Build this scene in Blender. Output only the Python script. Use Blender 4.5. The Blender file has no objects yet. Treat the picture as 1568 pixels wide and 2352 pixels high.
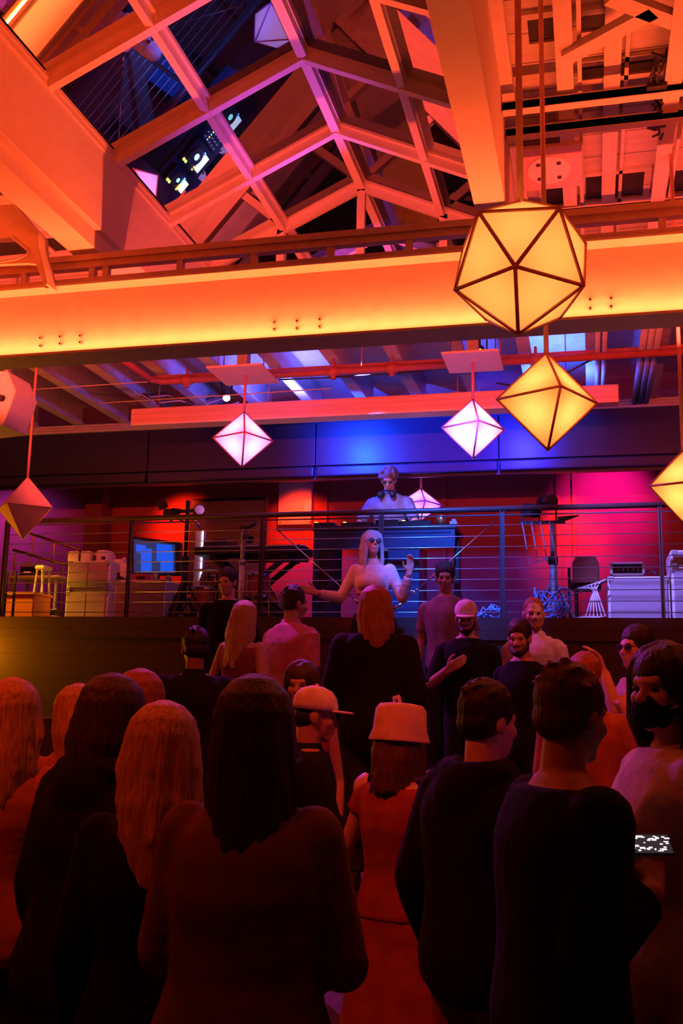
import bpy, bmesh, math, random
from mathutils import Vector, Matrix, Euler

RND = random.Random(11)
sc = bpy.context.scene
col = sc.collection
rad = math.radians

# ------------------------------------------------------------------ camera
W_PX, H_PX, F_PX = 1568.0, 2352.0, 2302.0
YAW, PITCH, ROLL = rad(13.992), rad(10.505), rad(1.26)
CAM = Vector((0, 0, 1.7))
_f = Vector((-math.sin(YAW) * math.cos(PITCH), math.cos(YAW) * math.cos(PITCH), math.sin(PITCH)))
_r = Vector((math.cos(YAW), math.sin(YAW), 0))
_u = _r.cross(_f)
_r2 = _r * math.cos(ROLL) + _u * math.sin(ROLL)
_u2 = -_r * math.sin(ROLL) + _u * math.cos(ROLL)
cam_d = bpy.data.cameras.new('camera')
cam_d.sensor_fit = 'HORIZONTAL'
cam_d.sensor_width = 23.5
cam_d.lens = F_PX / W_PX * 23.5
cam_d.clip_start = 0.05
cam = bpy.data.objects.new('camera', cam_d)
col.objects.link(cam)
m = Matrix((( _r2.x, _u2.x, -_f.x, CAM.x), (_r2.y, _u2.y, -_f.y, CAM.y), (_r2.z, _u2.z, -_f.z, CAM.z), (0, 0, 0, 1)))
cam.matrix_world = m
sc.camera = cam


def P(x, y, X=None, Y=None, Z=None):
    """survey: the point of the place seen at picture point x, y on a plane of the building"""
    v = _r2 * ((x - W_PX / 2) / F_PX) - _u2 * ((y - H_PX / 2) / F_PX) + _f
    if X is not None:
        t = (X - CAM.x) / v.x
    elif Y is not None:
        t = (Y - CAM.y) / v.y
    else:
        t = (Z - CAM.z) / v.z
    return CAM + v * t


# --------------------------------------------------------------- materials
def mat(name, c, rough=0.6, metal=0.0, var=0.15, scale=18.0, bump=0.0, spec=0.5):
    ma = bpy.data.materials.new(name)
    ma.use_nodes = True
    nt = ma.node_tree
    b = nt.nodes['Principled BSDF']
    b.inputs['Roughness'].default_value = rough
    b.inputs['Metallic'].default_value = metal
    b.inputs['Specular IOR Level'].default_value = spec
    tc = nt.nodes.new('ShaderNodeTexCoord')
    no = nt.nodes.new('ShaderNodeTexNoise')
    no.inputs['Scale'].default_value = scale
    no.inputs['Detail'].default_value = 4
    nt.links.new(tc.outputs['Object'], no.inputs['Vector'])
    rp = nt.nodes.new('ShaderNodeValToRGB')
    lo = [max(0, k * (1 - var)) for k in c] + [1]
    hi = [min(1, k * (1 + var)) for k in c] + [1]
    rp.color_ramp.elements[0].position = 0.3
    rp.color_ramp.elements[1].position = 0.7
    rp.color_ramp.elements[0].color = lo
    rp.color_ramp.elements[1].color = hi
    nt.links.new(no.outputs['Fac'], rp.inputs['Fac'])
    nt.links.new(rp.outputs['Color'], b.inputs['Base Color'])
    if bump:
        bp = nt.nodes.new('ShaderNodeBump')
        bp.inputs['Strength'].default_value = bump
        bp.inputs['Distance'].default_value = 0.02
        nt.links.new(no.outputs['Fac'], bp.inputs['Height'])
        nt.links.new(bp.outputs['Normal'], b.inputs['Normal'])
    return ma


def mat_lines(name, c, axis, pitch, gap, dark=0.25, rough=0.7, var=0.12, scale=(2, 30, 30)):
    """boards: seams every `pitch` metres along one axis, grain along the other"""
    ma = mat(name, c, rough, 0, var, 6.0)
    nt = ma.node_tree
    b = nt.nodes['Principled BSDF']
    tc = [n for n in nt.nodes if n.type == 'TEX_COORD'][0]
    no = [n for n in nt.nodes if n.type == 'TEX_NOISE'][0]
    mp = nt.nodes.new('ShaderNodeMapping')
    mp.inputs['Scale'].default_value = scale
    no.inputs['Scale'].default_value = 1.0
    nt.links.new(tc.outputs['Object'], mp.inputs['Vector'])
    nt.links.new(mp.outputs['Vector'], no.inputs['Vector'])
    sx = nt.nodes.new('ShaderNodeSeparateXYZ')
    nt.links.new(tc.outputs['Object'], sx.inputs[0])
    md = nt.nodes.new('ShaderNodeMath')
    md.operation = 'FLOORED_MODULO'
    md.inputs[1].default_value = pitch
    nt.links.new(sx.outputs[axis], md.inputs[0])
    lt = nt.nodes.new('ShaderNodeMath')
    lt.operation = 'LESS_THAN'
    lt.inputs[1].default_value = gap
    nt.links.new(md.outputs[0], lt.inputs[0])
    mx = nt.nodes.new('ShaderNodeMix')
    mx.data_type = 'RGBA'
    src = b.inputs['Base Color'].links[0].from_socket
    nt.links.new(lt.outputs[0], mx.inputs['Factor'])
    nt.links.new(src, mx.inputs['A'])
    mx.inputs['B'].default_value = [k * dark for k in c] + [1]
    nt.links.new(mx.outputs['Result'], b.inputs['Base Color'])
    return ma


def mat_emit(name, c, strength):
    ma = mat(name, c, 0.4)
    b = ma.node_tree.nodes['Principled BSDF']
    b.inputs['Emission Color'].default_value = list(c) + [1]
    b.inputs['Emission Strength'].default_value = strength
    return ma


def mat_shade(name, c, trans=0.7):
    """lamp paper: lets the lamp inside shine through"""
    ma = bpy.data.materials.new(name)
    ma.use_nodes = True
    nt = ma.node_tree
    nt.nodes.remove(nt.nodes['Principled BSDF'])
    out = nt.nodes['Material Output']
    no = nt.nodes.new('ShaderNodeTexNoise')
    no.inputs['Scale'].default_value = 30
    rp = nt.nodes.new('ShaderNodeValToRGB')
    rp.color_ramp.elements[0].color = [k * 0.93 for k in c] + [1]
    rp.color_ramp.elements[1].color = [min(1, k * 1.05) for k in c] + [1]
    nt.links.new(no.outputs['Fac'], rp.inputs['Fac'])
    d = nt.nodes.new('ShaderNodeBsdfDiffuse')
    t = nt.nodes.new('ShaderNodeBsdfTranslucent')
    nt.links.new(rp.outputs['Color'], d.inputs['Color'])
    nt.links.new(rp.outputs['Color'], t.inputs['Color'])
    mx = nt.nodes.new('ShaderNodeMixShader')
    mx.inputs[0].default_value = trans
    nt.links.new(d.outputs[0], mx.inputs[1])
    nt.links.new(t.outputs[0], mx.inputs[2])
    nt.links.new(mx.outputs[0], out.inputs['Surface'])
    return ma


def mat_glass(name, tint=(0.9, 0.9, 0.92), ior=1.75):
    ma = bpy.data.materials.new(name)
    ma.use_nodes = True
    nt = ma.node_tree
    nt.nodes.remove(nt.nodes['Principled BSDF'])
    out = nt.nodes['Material Output']
    t = nt.nodes.new('ShaderNodeBsdfTransparent')
    t.inputs['Color'].default_value = list(tint) + [1]
    g = nt.nodes.new('ShaderNodeBsdfGlossy')
    g.inputs['Roughness'].default_value = 0.012
    fr = nt.nodes.new('ShaderNodeFresnel')
    fr.inputs['IOR'].default_value = ior
    mx = nt.nodes.new('ShaderNodeMixShader')
    nt.links.new(fr.outputs[0], mx.inputs[0])
    nt.links.new(t.outputs[0], mx.inputs[1])
    nt.links.new(g.outputs[0], mx.inputs[2])
    nt.links.new(mx.outputs[0], out.inputs['Surface'])
    return ma


MT = dict(
    steel=mat('painted_steel', (0.62, 0.6, 0.58), 0.55, 0.0, 0.06, 9, 0.05),
    steel_mid=mat('grey_steel', (0.34, 0.31, 0.3), 0.5, 0.3, 0.1, 12),
    steel_frame=mat('brown_steel', (0.5, 0.4, 0.37), 0.55, 0.1, 0.1, 12),
    steel_dark=mat('dark_steel', (0.07, 0.06, 0.06), 0.45, 0.3, 0.1, 12),
    plaster=mat('painted_board', (0.72, 0.7, 0.68), 0.75, 0, 0.04, 5, 0.05),
    deck=mat_lines('roof_boards', (0.6, 0.57, 0.54), 1, 0.3, 0.008, 0.15),
    joist=mat('painted_joist', (0.5, 0.49, 0.5), 0.6, 0, 0.12, 8),
    black=mat('matt_black', (0.012, 0.012, 0.013), 0.6, 0, 0.2, 20),
    gloss_black=mat('satin_black_panel', (0.035, 0.033, 0.04), 0.32, 0, 0.1, 6),
    valance=mat('dark_panel', (0.013, 0.018, 0.07), 0.38, 0, 0.08, 4),
    alum=mat('window_frame_paint', (0.7, 0.66, 0.66), 0.5, 0.0, 0.05, 10),
    glass=mat_glass('roof_glass', ior=2.7),
    wallred=mat('stage_wall_paint', (0.33, 0.055, 0.045), 0.7, 0, 0.06, 4),
    wall=mat('hall_wall_paint', (0.16, 0.09, 0.07), 0.8, 0, 0.1, 4),
    wood_dark=mat_lines('dark_boards', (0.07, 0.035, 0.028), 2, 0.24, 0.006, 0.3, 0.55),
    floor=mat_lines('floor_boards', (0.12, 0.07, 0.05), 0, 0.12, 0.003, 0.3, 0.4, 0.2, (30, 2, 30)),
    timber=mat_lines('pale_timber', (0.85, 0.52, 0.46), 2, 0.055, 0.003, 0.6, 0.6, 0.1),
    frame=mat('lantern_frame_wood', (0.8, 0.5, 0.35), 0.55, 0, 0.15, 15),
    rod=mat('lantern_rod_paint', (0.9, 0.5, 0.42), 0.5, 0, 0.1, 15),
    rodvio=mat('lantern_frame_magenta_lit', (0.5, 0.16, 0.32), 0.5, 0, 0.1, 15),  # magenta lantern light put into the colour of the frame wood
    yellow=mat_shade('amber_lamp_paper', (0.95, 0.6, 0.14)),
    violet=mat_shade('white_lamp_paper', (0.92, 0.86, 0.95)),
    pale=mat_shade('grey_lamp_paper', (0.85, 0.6, 0.68), 0.15),
    cable=mat('rail_cable_steel', (0.6, 0.6, 0.62), 0.3, 0.9, 0.05, 30),
    rail=mat('rail_paint', (0.09, 0.05, 0.05), 0.4, 0.2, 0.1, 20),
    chrome=mat('bright_metal', (0.75, 0.75, 0.77), 0.2, 1.0, 0.04, 20),
    white=mat('white_plastic', (0.8, 0.8, 0.82), 0.5, 0, 0.04, 20),
    cloth_grille=mat('grey_speaker_cloth', (0.36, 0.3, 0.36), 0.9, 0, 0.18, 220, 0.3),
    cab_side=mat('pale_vinyl', (0.7, 0.68, 0.72), 0.5, 0, 0.1, 40),
    pink=mat('pinkish_plate', (0.72, 0.5, 0.52), 0.5, 0, 0.05, 10),
    oval=mat('pale_cover_plate', (0.85, 0.8, 0.8), 0.4, 0, 0.03, 10),
    pipe=mat('red_pipe_paint', (0.36, 0.1, 0.11), 0.45, 0, 0.1, 12),
    orange=mat('orange_plastic', (0.75, 0.2, 0.06), 0.5, 0, 0.08, 10),
    redbox=mat('red_plastic', (0.5, 0.05, 0.05), 0.4, 0, 0.1, 10),
    brass=mat('brass', (0.7, 0.5, 0.2), 0.3, 0.9, 0.08, 25),
    drum=mat('red_drum_shell', (0.45, 0.1, 0.06), 0.3, 0, 0.12, 20),
    drumhead=mat('drum_skin', (0.8, 0.75, 0.72), 0.6, 0, 0.04, 20),
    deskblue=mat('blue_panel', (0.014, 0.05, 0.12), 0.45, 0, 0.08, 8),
    board=mat('beige_board', (0.8, 0.62, 0.5), 0.7, 0, 0.06, 12),
    paper=mat('white_cloth_and_glint', (0.9, 0.88, 0.85), 0.7, 0, 0.03, 12),
    maroon=mat('maroon_cloth', (0.2, 0.06, 0.05), 0.85, 0, 0.2, 60, 0.2),
    wire=mat('black_wire', (0.02, 0.02, 0.025), 0.5, 0, 0.1, 20),
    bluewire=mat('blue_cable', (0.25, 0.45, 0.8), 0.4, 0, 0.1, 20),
    greywire=mat('grey_cable', (0.55, 0.5, 0.55), 0.5, 0, 0.1, 20),
)
# clothing, skin, hair
CL = {}


def cloth(name, c, rough=0.85):
    if name not in CL:
        CL[name] = mat(name, c, rough, 0, 0.2, 14, 0.35, 0.25)
    return CL[name]


def hair_mat(name, c):
    if name not in CL:
        ma = mat(name, c, 0.5, 0, 0.3, 1.0, 0.5, 0.4)
        nt = ma.node_tree
        no = [n for n in nt.nodes if n.type == 'TEX_NOISE'][0]
        tc = [n for n in nt.nodes if n.type == 'TEX_COORD'][0]
        mp = nt.nodes.new('ShaderNodeMapping')
        mp.inputs['Scale'].default_value = (110, 110, 7)
        nt.links.new(tc.outputs['Object'], mp.inputs['Vector'])
        nt.links.new(mp.outputs['Vector'], no.inputs['Vector'])
        CL[name] = ma
    return CL[name]


SKIN_L = mat('light_skin', (0.62, 0.4, 0.31), 0.5, 0, 0.06, 25, 0.03)
SKIN_M = mat('tan_skin', (0.45, 0.27, 0.19), 0.5, 0, 0.06, 25, 0.03)
SKIN_D = mat('brown_skin', (0.24, 0.13, 0.09), 0.5, 0, 0.06, 25, 0.03)
EYE = mat('eye', (0.05, 0.03, 0.03), 0.2, 0, 0.1, 30)

# ------------------------------------------------------------ mesh helpers
WL = {}      # world location of every object's origin


class MB:
    def __init__(self):
        self.v, self.f = [], []

    def add(self, vs, fs):
        o = len(self.v)
        self.v += [Vector(p) for p in vs]
        self.f += [tuple(i + o for i in f) for f in fs]
        return self

    def box(self, a, b):
        (x0, y0, z0), (x1, y1, z1) = a, b
        vs = [(x0, y0, z0), (x1, y0, z0), (x1, y1, z0), (x0, y1, z0), (x0, y0, z1), (x1, y0, z1), (x1, y1, z1), (x0, y1, z1)]
        return self.add(vs, [(3, 2, 1, 0), (4, 5, 6, 7), (0, 1, 5, 4), (1, 2, 6, 5), (2, 3, 7, 6), (3, 0, 4, 7)])

    def cbox(self, a, b, e=0.012):
        """box with chamfered edges"""
        bm = bmesh.new()
        bmesh.ops.create_cube(bm, size=1)
        A, B = Vector(a), Vector(b)
        for v in bm.verts:
            v.co = Vector([(A[i] + B[i]) / 2 + v.co[i] * abs(B[i] - A[i]) for i in range(3)])
        bmesh.ops.bevel(bm, geom=bm.edges[:], offset=min(e, 0.45 * min(abs(B[i] - A[i]) for i in range(3))), segments=2, affect='EDGES', profile=0.5)
        bm.verts.index_update()
        self.add([v.co.copy() for v in bm.verts], [tuple(v.index for v in f.verts) for f in bm.faces])
        bm.free()
        return self

    def bar(self, p0, p1, w, h, up=(0, 0, 1)):
        p0, p1 = Vector(p0), Vector(p1)
        d = (p1 - p0).normalized()
        s = d.cross(Vector(up))
        if s.length < 1e-4:
            s = d.cross(Vector((0, 1, 0)))
        s.normalize()
        t = s.cross(d)
        vs = []
        for p in (p0, p1):
            for a, b in ((-1, -1), (1, -1), (1, 1), (-1, 1)):
                vs.append(p + s * (a * w / 2) + t * (b * h / 2))
        return self.add(vs, [(0, 1, 2, 3), (7, 6, 5, 4), (1, 0, 4, 5), (2, 1, 5, 6), (3, 2, 6, 7), (0, 3, 7, 4)])

    def cyl(self, p0, p1, r0, r1=None, n=14):
        r1 = r0 if r1 is None else r1
        p0, p1 = Vector(p0), Vector(p1)
        d = (p1 - p0)
        if d.length < 1e-6:
            return self
        d.normalize()
        s = d.cross(Vector((0, 0, 1)) if abs(d.z) < 0.95 else Vector((1, 0, 0))).normalized()
        t = d.cross(s)
        vs = []
        for p, r in ((p0, r0), (p1, r1)):
            for i in range(n):
                a = 2 * math.pi * i / n
                vs.append(p + (s * math.cos(a) + t * math.sin(a)) * r)
        fs = [(i, (i + 1) % n, n + (i + 1) % n, n + i) for i in range(n)]
        fs += [tuple(range(n - 1, -1, -1)), tuple(range(n, 2 * n))]
        return self.add(vs, fs)

    def ell(self, c, r, M=None, nu=14, nv=9):
        c = Vector(c)
        if not hasattr(r, '__len__'):
            r = (r, r, r)
        vs = [Vector((0, 0, r[2]))]
        for j in range(1, nv):
            th = math.pi * j / nv
            for i in range(nu):
                a = 2 * math.pi * i / nu
                vs.append(Vector((r[0] * math.sin(th) * math.cos(a), r[1] * math.sin(th) * math.sin(a), r[2] * math.cos(th))))
        vs.append(Vector((0, 0, -r[2])))
        fs = [(0, 1 + i, 1 + (i + 1) % nu) for i in range(nu)]
        for j in range(nv - 2):
            for i in range(nu):
                a, b = 1 + j * nu + i, 1 + j * nu + (i + 1) % nu
                fs.append((a, a + nu, b + nu, b))
        e = len(vs) - 1
        k = 1 + (nv - 2) * nu
        fs += [(k + i, e, k + (i + 1) % nu) for i in range(nu)]
        vs = [(M @ (c + p)) if M else c + p for p in vs]
        return self.add(vs, fs)

    def limb(self, pts, radii, n=10, M=None):
        pts = [(M @ Vector(p)) if M else Vector(p) for p in pts]
        for i in range(len(pts) - 1):
            self.cyl(pts[i], pts[i + 1], radii[i], radii[i + 1], n)
        for p, r in zip(pts, radii):
            self.ell(p, r, None, n, 6)
        return self

    def tube(self, pts, r, n=7):
        """one continuous tube through points"""
        pts = [Vector(p) for p in pts]
        vs, fs = [], []
        pn = None
        for i, p in enumerate(pts):
            d = (pts[min(i + 1, len(pts) - 1)] - pts[max(i - 1, 0)]).normalized()
            if pn is None:
                s = d.cross(Vector((0, 0, 1)) if abs(d.z) < 0.9 else Vector((1, 0, 0))).normalized()
            else:
                s = (pn - d * pn.dot(d)).normalized()
            pn = s
            t = d.cross(s)
            for k in range(n):
                a = 2 * math.pi * k / n
                vs.append(p + (s * math.cos(a) + t * math.sin(a)) * r)
        for i in range(len(pts) - 1):
            for k in range(n):
                fs.append((i * n + k, i * n + (k + 1) % n, (i + 1) * n + (k + 1) % n, (i + 1) * n + k))
        fs += [tuple(range(n - 1, -1, -1)), tuple(range((len(pts) - 1) * n, len(pts) * n))]
        return self.add(vs, fs)

    def loft(self, rings, n=20, M=None):
        """rings of (cx, cy, cz, rx, ry)"""
        vs, fs = [], []
        for (cx, cy, cz, rx, ry) in rings:
            for k in range(n):
                a = 2 * math.pi * k / n
                ca, sa = math.cos(a), math.sin(a)
                q = Vector((cx + rx * math.copysign(abs(ca) ** 0.85, ca), cy + ry * math.copysign(abs(sa) ** 0.85, sa), cz))
                vs.append(M @ q if M else q)
        for i in range(len(rings) - 1):
            for k in range(n):
                fs.append((i * n + k, i * n + (k + 1) % n, (i + 1) * n + (k + 1) % n, (i + 1) * n + k))
        fs += [tuple(range(n - 1, -1, -1)), tuple(range((len(rings) - 1) * n, len(rings) * n))]
        return self.add(vs, fs)

    def lathe(self, c, prof, n=24):
        """profile of (radius, z) about a vertical axis at c"""
        return self._lathe(c, prof, n)

    def _lathe(self, c, prof, n):
        c = Vector(c)
        vs, fs = [], []
        for r, z in prof:
            for k in range(n):
                a = 2 * math.pi * k / n
                vs.append(c + Vector((r * math.cos(a), r * math.sin(a), z)))
        for i in range(len(prof) - 1):
            for k in range(n):
                fs.append((i * n + k, i * n + (k + 1) % n, (i + 1) * n + (k + 1) % n, (i + 1) * n + k))
        fs += [tuple(range(n - 1, -1, -1)), tuple(range((len(prof) - 1) * n, len(prof) * n))]
        return self.add(vs, fs)

    def prism(self, poly, vec):
        """polygon of 3-D points pushed along vec"""
        n = len(poly)
        poly = [Vector(p) for p in poly]
        vec = Vector(vec)
        vs = poly + [p + vec for p in poly]
        fs = [tuple(range(n - 1, -1, -1)), tuple(range(n, 2 * n))]
        fs += [(i, (i + 1) % n, n + (i + 1) % n, n + i) for i in range(n)]
        return self.add(vs, fs)

    def build(self, name, ma, parent=None, loc=None, smooth=False, bevel=0):
        if parent is not None:
            o = WL[parent.name]
        elif loc is not None:
            o = Vector(loc)
        else:
            xs = [p.x for p in self.v]; ys = [p.y for p in self.v]; zs = [p.z for p in self.v]
            o = Vector(((min(xs) + max(xs)) / 2, (min(ys) + max(ys)) / 2, min(zs)))
        me = bpy.data.meshes.new(name)
        me.from_pydata([p - o for p in self.v], [], self.f)
        me.validate()
        me.update()
        bm = bmesh.new()
        bm.from_mesh(me)
        bmesh.ops.recalc_face_normals(bm, faces=bm.faces)
        bm.to_mesh(me)
        bm.free()
        me.materials.append(ma)
        if smooth:
            for p in me.polygons:
                p.use_smooth = True
        return link(name, me, parent, o, bevel)


def link(name, me, parent, o, bevel=0):
    ob = bpy.data.objects.new(name, me)
    col.objects.link(ob)
    if parent is not None:
        ob.parent = parent
    else:
        ob.location = o
    WL[ob.name] = Vector(o)
    if bevel:
        b = ob.modifiers.new('edge', 'BEVEL')
        b.width = bevel
        b.segments = 2
        b.limit_method = 'ANGLE'
    return ob


def empty(name, loc, label, cat, group=None):
    o = bpy.data.objects.new(name, None)
    o.empty_display_size = 0.1
    o.location = loc
    col.objects.link(o)
    WL[o.name] = Vector(loc)
    return tag(o, label, cat, group)


def tag(o, label, cat, group=None):
    o['label'] = label
    o['category'] = cat
    if group:
        o['group'] = group
    return o


def struct(o):
    o['kind'] = 'structure'
    return o


# =========================================================== the setting
BY = 6.05                      # front edge of the big steel beam
STAGE_Y, STAGE_Z = 8.85, 2.42
DECK_Z = 5.6
struct(MB().box((-9, -4, -0.1), (5, 4.95, 0)).build('floor', MT['floor']))
steps = [(4.95, 5.75, .18), (5.75, 6.2, .36), (6.2, 7.15, .54), (7.15, 8.0, .72), (8.0, 8.38, 1.08), (8.38, 8.85, 1.46)]
tb = MB()
for a, b, z in steps:
    tb.box((-9, a, -0.1), (5, b, z))
struct(tb.build('floor_terrace', MT['floor']))
fa = MB().box((-9, STAGE_Y, -0.1), (5, STAGE_Y + .1, STAGE_Z))
fa.box((-9, STAGE_Y - .03, STAGE_Z - .2), (5, STAGE_Y, STAGE_Z - .005))
struct(fa.build('wall_stage', MT['wood_dark']))
struct(MB().box((-9, STAGE_Y + .1, STAGE_Z - .12), (5, 12.7, STAGE_Z)).build('floor_stage', MT['floor']))
# rear wall of the stage: panels with seams
wb = MB().box((-9, 12.6, STAGE_Z), (5, 12.7, 5.3))
struct(wb.build('wall_back', MT['wallred']))
for i, (px, w) in enumerate(((748, .05), (1020, .05), (1282, .06), (1318, .04), (238, .05))):
    q = P(px, 1150, Y=12.58)
    struct(MB().box((q.x - w / 2, 12.55, STAGE_Z), (q.x + w / 2, 12.6, 5.3)).build('trim_%d' % (i + 1), MT['pipe'] if px == 238 else MT['wallred']))
q = P(218, 1180, Y=12.3)
struct(MB().box((q.x - .12, 12.25, STAGE_Z), (q.x + .12, 12.5, 5.3)).build('trim_6', MT['maroon']))
struct(MB().box((-9.1, -4, 0), (-9, 12.7, 5.7)).build('wall_left', MT['wall']))
struct(MB().box((5, -4, 0), (5.1, 12.7, 5.7)).build('wall_right', MT['wall']))
struct(MB().box((-9, -4.1, 0), (5, -4, 5.7)).build('wall_front', MT['wall']))
# black valance of flat panels over the stage opening, soffit behind it
va = MB()
seams = [-9, P(340, 1030, Y=11).x, P(724, 1030, Y=11).x, P(1145, 1020, Y=11).x, 5]
for a, b in zip(seams[:-1], seams[1:]):
    va.cbox((a + .006, 11.0, 4.36), (b - .006, 11.08, 4.88), .006)
    va.cbox((a + .012, 10.985, 4.225), (b - .012, 11.08, 4.352), .02)
va.box((-9, 11.06, 4.2), (5, 11.12, 4.9))
struct(va.build('ceiling_soffit', MT['valance']))
# fluted strip above the valance
ft = MB()
for k in range(3):
    ft.cbox((-9, 10.96 + .008 * k, 4.882 + .035 * k), (5, 11.1, 4.915 + .035 * k), .008)
struct(ft.build('trim_7', MT['joist']))
# stage ceiling with joists running into the depth
cs = MB().box((-9, 8.15, 5.3), (5, 12.7, 5.36))
cso = struct(cs.build('ceiling_stage', MT['joist'], loc=(-2, 9.6, 5.3)))
jx = -8.6
k = 0
while jx < 4.9:
    j = MB()
    j.box((jx - .012, 8.2, 4.99), (jx + .012, 11.0, 5.3))
    j.box((jx - .06, 8.2, 4.97), (jx + .06, 11.0, 4.992))
    j.build('joist', MT['joist'], cso)
    jx += .62
# main roof deck around the skylight
SKX0, SKX1, RX, RZ, SLOPE = -3.30, -0.47, -1.885, 6.208, 0.465
SKY0, SKY1 = 2.35, 8.05
dk = MB()
dk.box((-9, -4, DECK_Z), (SKX0 - .12, 8.2, DECK_Z + .08))
dk.box((SKX1 + .06, -4, DECK_Z), (5, 8.2, DECK_Z + .08))
dk.box((SKX0 - .12, -4, DECK_Z), (SKX1 + .06, SKY0, DECK_Z + .08))
dk.box((-9, 8.15, 4.9), (5, 8.2, 5.42))
dk.box((-9, 8.15, 5.42), (SKX0 - .12, 8.2, DECK_Z + .02))
dk.box((SKX1 + .06, 8.15, 5.42), (5, 8.2, DECK_Z + .02))
dko = struct(dk.build('ceiling', MT['deck'], loc=(0, 0, DECK_Z)))


def spanY(pts, z):
    q = [P(x, y, Z=z) for x, y in pts]
    return min(p.x for p in q), max(p.x for p in q), min(p.y for p in q), max(p.y for p in q)


# roof windows: dark panes set in the deck
for i, pts in enumerate((((1345, 402), (1480, 392), (1345, 458), (1475, 442)), ((1538, 388), (1640, 380), (1538, 440), (1640, 430)), ((1255, 425), (1312, 418), (1255, 470), (1312, 460)),
                        ((1215, 40), (1285, 30), (1215, 92), (1285, 86)), ((1328, 32), (1400, 40), (1328, 66), (1400, 60)), ((1325, 150), (1505, 130), (1325, 178), (1505, 158)),
                        ((100, 545), (140, 540), (128, 575), (170, 572)), ((-40, 550), (60, 548), (-30, 585), (62, 582)))):
    a, b, c, d = spanY(pts, DECK_Z - .01)
    w = MB()
    for bx in (((a - .05, c - .05), (a, d + .05)), ((b, c - .05), (b + .05, d + .05)), ((a, c - .05), (b, c)), ((a, d), (b, d + .05))):
        w.box((bx[0][0], bx[0][1], DECK_Z - .03), (bx[1][0], bx[1][1], DECK_Z + .005))
    wo = struct(w.build('window_%d' % (i + 2), MT['deck']))
    MB().box((a, c, DECK_Z - .012), (b, d, DECK_Z - .002)).build('pane', MT['black'], wo)

# -------------------------------------------------- box girders of the roof
for nm, xs, lab in (('left', (SKX0, SKX0 - .26), 'long plastered box girder under the skylight edge farther from the amber lantern'),
                    ('right', (-0.667, -0.466), 'plastered box girder under the skylight edge next to the big amber lantern')):
    x0, x1 = min(xs), max(xs)
    yend = 8.1
    g = MB()
    g.cbox((x0 - (.04 if nm == 'left' else 0), 1.2, 4.93), (x1, yend, DECK_Z - .02), .008)
    go = g.build('box_girder', MT['plaster'])
    tag(go, lab, 'girder', 'skylight girders')
    g2 = MB().cbox((x0 + (.0), 1.2, 4.80 if nm == 'left' else 4.857), (x1 - (.05 if nm == 'left' else 0), 6.33 if nm == 'left' else yend, 4.932), .006)
    g2.build('lower_casing', MT['plaster'], go)
    MB().box((x1 - .012, 1.2, 5.54), (x1 + (.03 if nm == 'left' else .005), yend, 5.56)).build('edge_strip', MT['alum'], go)

# ---------------------------------------------------------------- skylight
sk = struct(empty('window_1', (RX, 5.2, 5.55), 'gabled roof skylight of dark panes in pale glazing bars', 'skylight'))


def zs(x):
    return RZ - SLOPE * abs(x - RX)


ry = [2.4, 3.30, 4.25, 5.2, 6.16, 7.12, 8.05]


def glazing_bar(mb, p0, p1, w):
    p0, p1 = Vector(p0), Vector(p1)
    mb.bar(p0 + Vector((0, 0, -.02)), p1 + Vector((0, 0, -.02)), w, .075)
    mb.bar(p0 + Vector((0, 0, .03)), p1 + Vector((0, 0, .03)), w * 1.9, .03)


rb = MB()
glazing_bar(rb, (RX, SKY0, RZ), (RX, SKY1, RZ), .07)
rb.build('ridge_bar', MT['alum'], sk)
for y in ry:
    for s in (SKX0 + .0, SKX1 + .0):
        b = MB()
        glazing_bar(b, (RX, y, RZ - .002), (s, y, zs(s)), .06)
        b.build('rafter', MT['alum'], sk)
for x in (-2.60, -1.17):
    b = MB()
    glazing_bar(b, (x, SKY0, zs(x) + .004), (x, SKY1, zs(x) + .004), .055)
    b.build('purlin', MT['alum'], sk)
for x in (SKX0 - .03, SKX1 + .03):
    b = MB().box((x - .05, SKY0, 5.5), (x + .05, SKY1, zs(SKX0) + .03))
    b.build('curb', MT['alum'], sk)
for x in (-2.62, RX, -1.15):
    b = MB().box((x - .035, SKY1 - .03, 5.3), (x + .035, SKY1 + .05, zs(x) - .03))
    b.build('gable_post', MT['alum'], sk)
MB().box((SKX0, SKY1 - .04, 5.3), (SKX1, SKY1 + .06, 5.42)).build('gable_sill', MT['alum'], sk)
# inner bracing of the gable roof beyond the glass
for a, b_ in (((-2.75, 8.3, 5.5), (RX - .1, 8.3, 6.05)), ((-1.0, 8.3, 5.5), (RX + .1, 8.3, 6.05)), ((-2.6, 8.25, 6.0), (-2.2, 8.25, 5.5)), ((-1.2, 8.25, 6.0), (-1.65, 8.25, 5.5))):
    MB().bar(a, b_, .06, .06).build('gable_brace', MT['alum'], sk)
xs = [SKX0, -2.60, RX, -1.17, SKX1]
for i in range(len(ry) - 1):
    for j in range(4):
        xa, xb = xs[j], xs[j + 1]
        g = MB()
        y0, y1 = ry[i] + .03, ry[i + 1] - .03
        g.add([(xa + .02, y0, zs(xa + .02) + .035), (xb - .02, y0, zs(xb - .02) + .035), (xb - .02, y1, zs(xb - .02) + .035), (xa + .02, y1, zs(xa + .02) + .035)], [(0, 1, 2, 3)])
        g.build('pane', MT['glass'], sk)
for xa, xb in zip(xs[:-1], xs[1:]):
    g = MB().add([(xa + .04, SKY1, 5.42), (xb - .04, SKY1, 5.42), (xb - .04, SKY1, zs(xb) - .05), (xa + .04, SKY1, zs(xa) - .05)], [(0, 1, 2, 3)])
    g.build('gable_pane', MT['glass'], sk)
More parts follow.
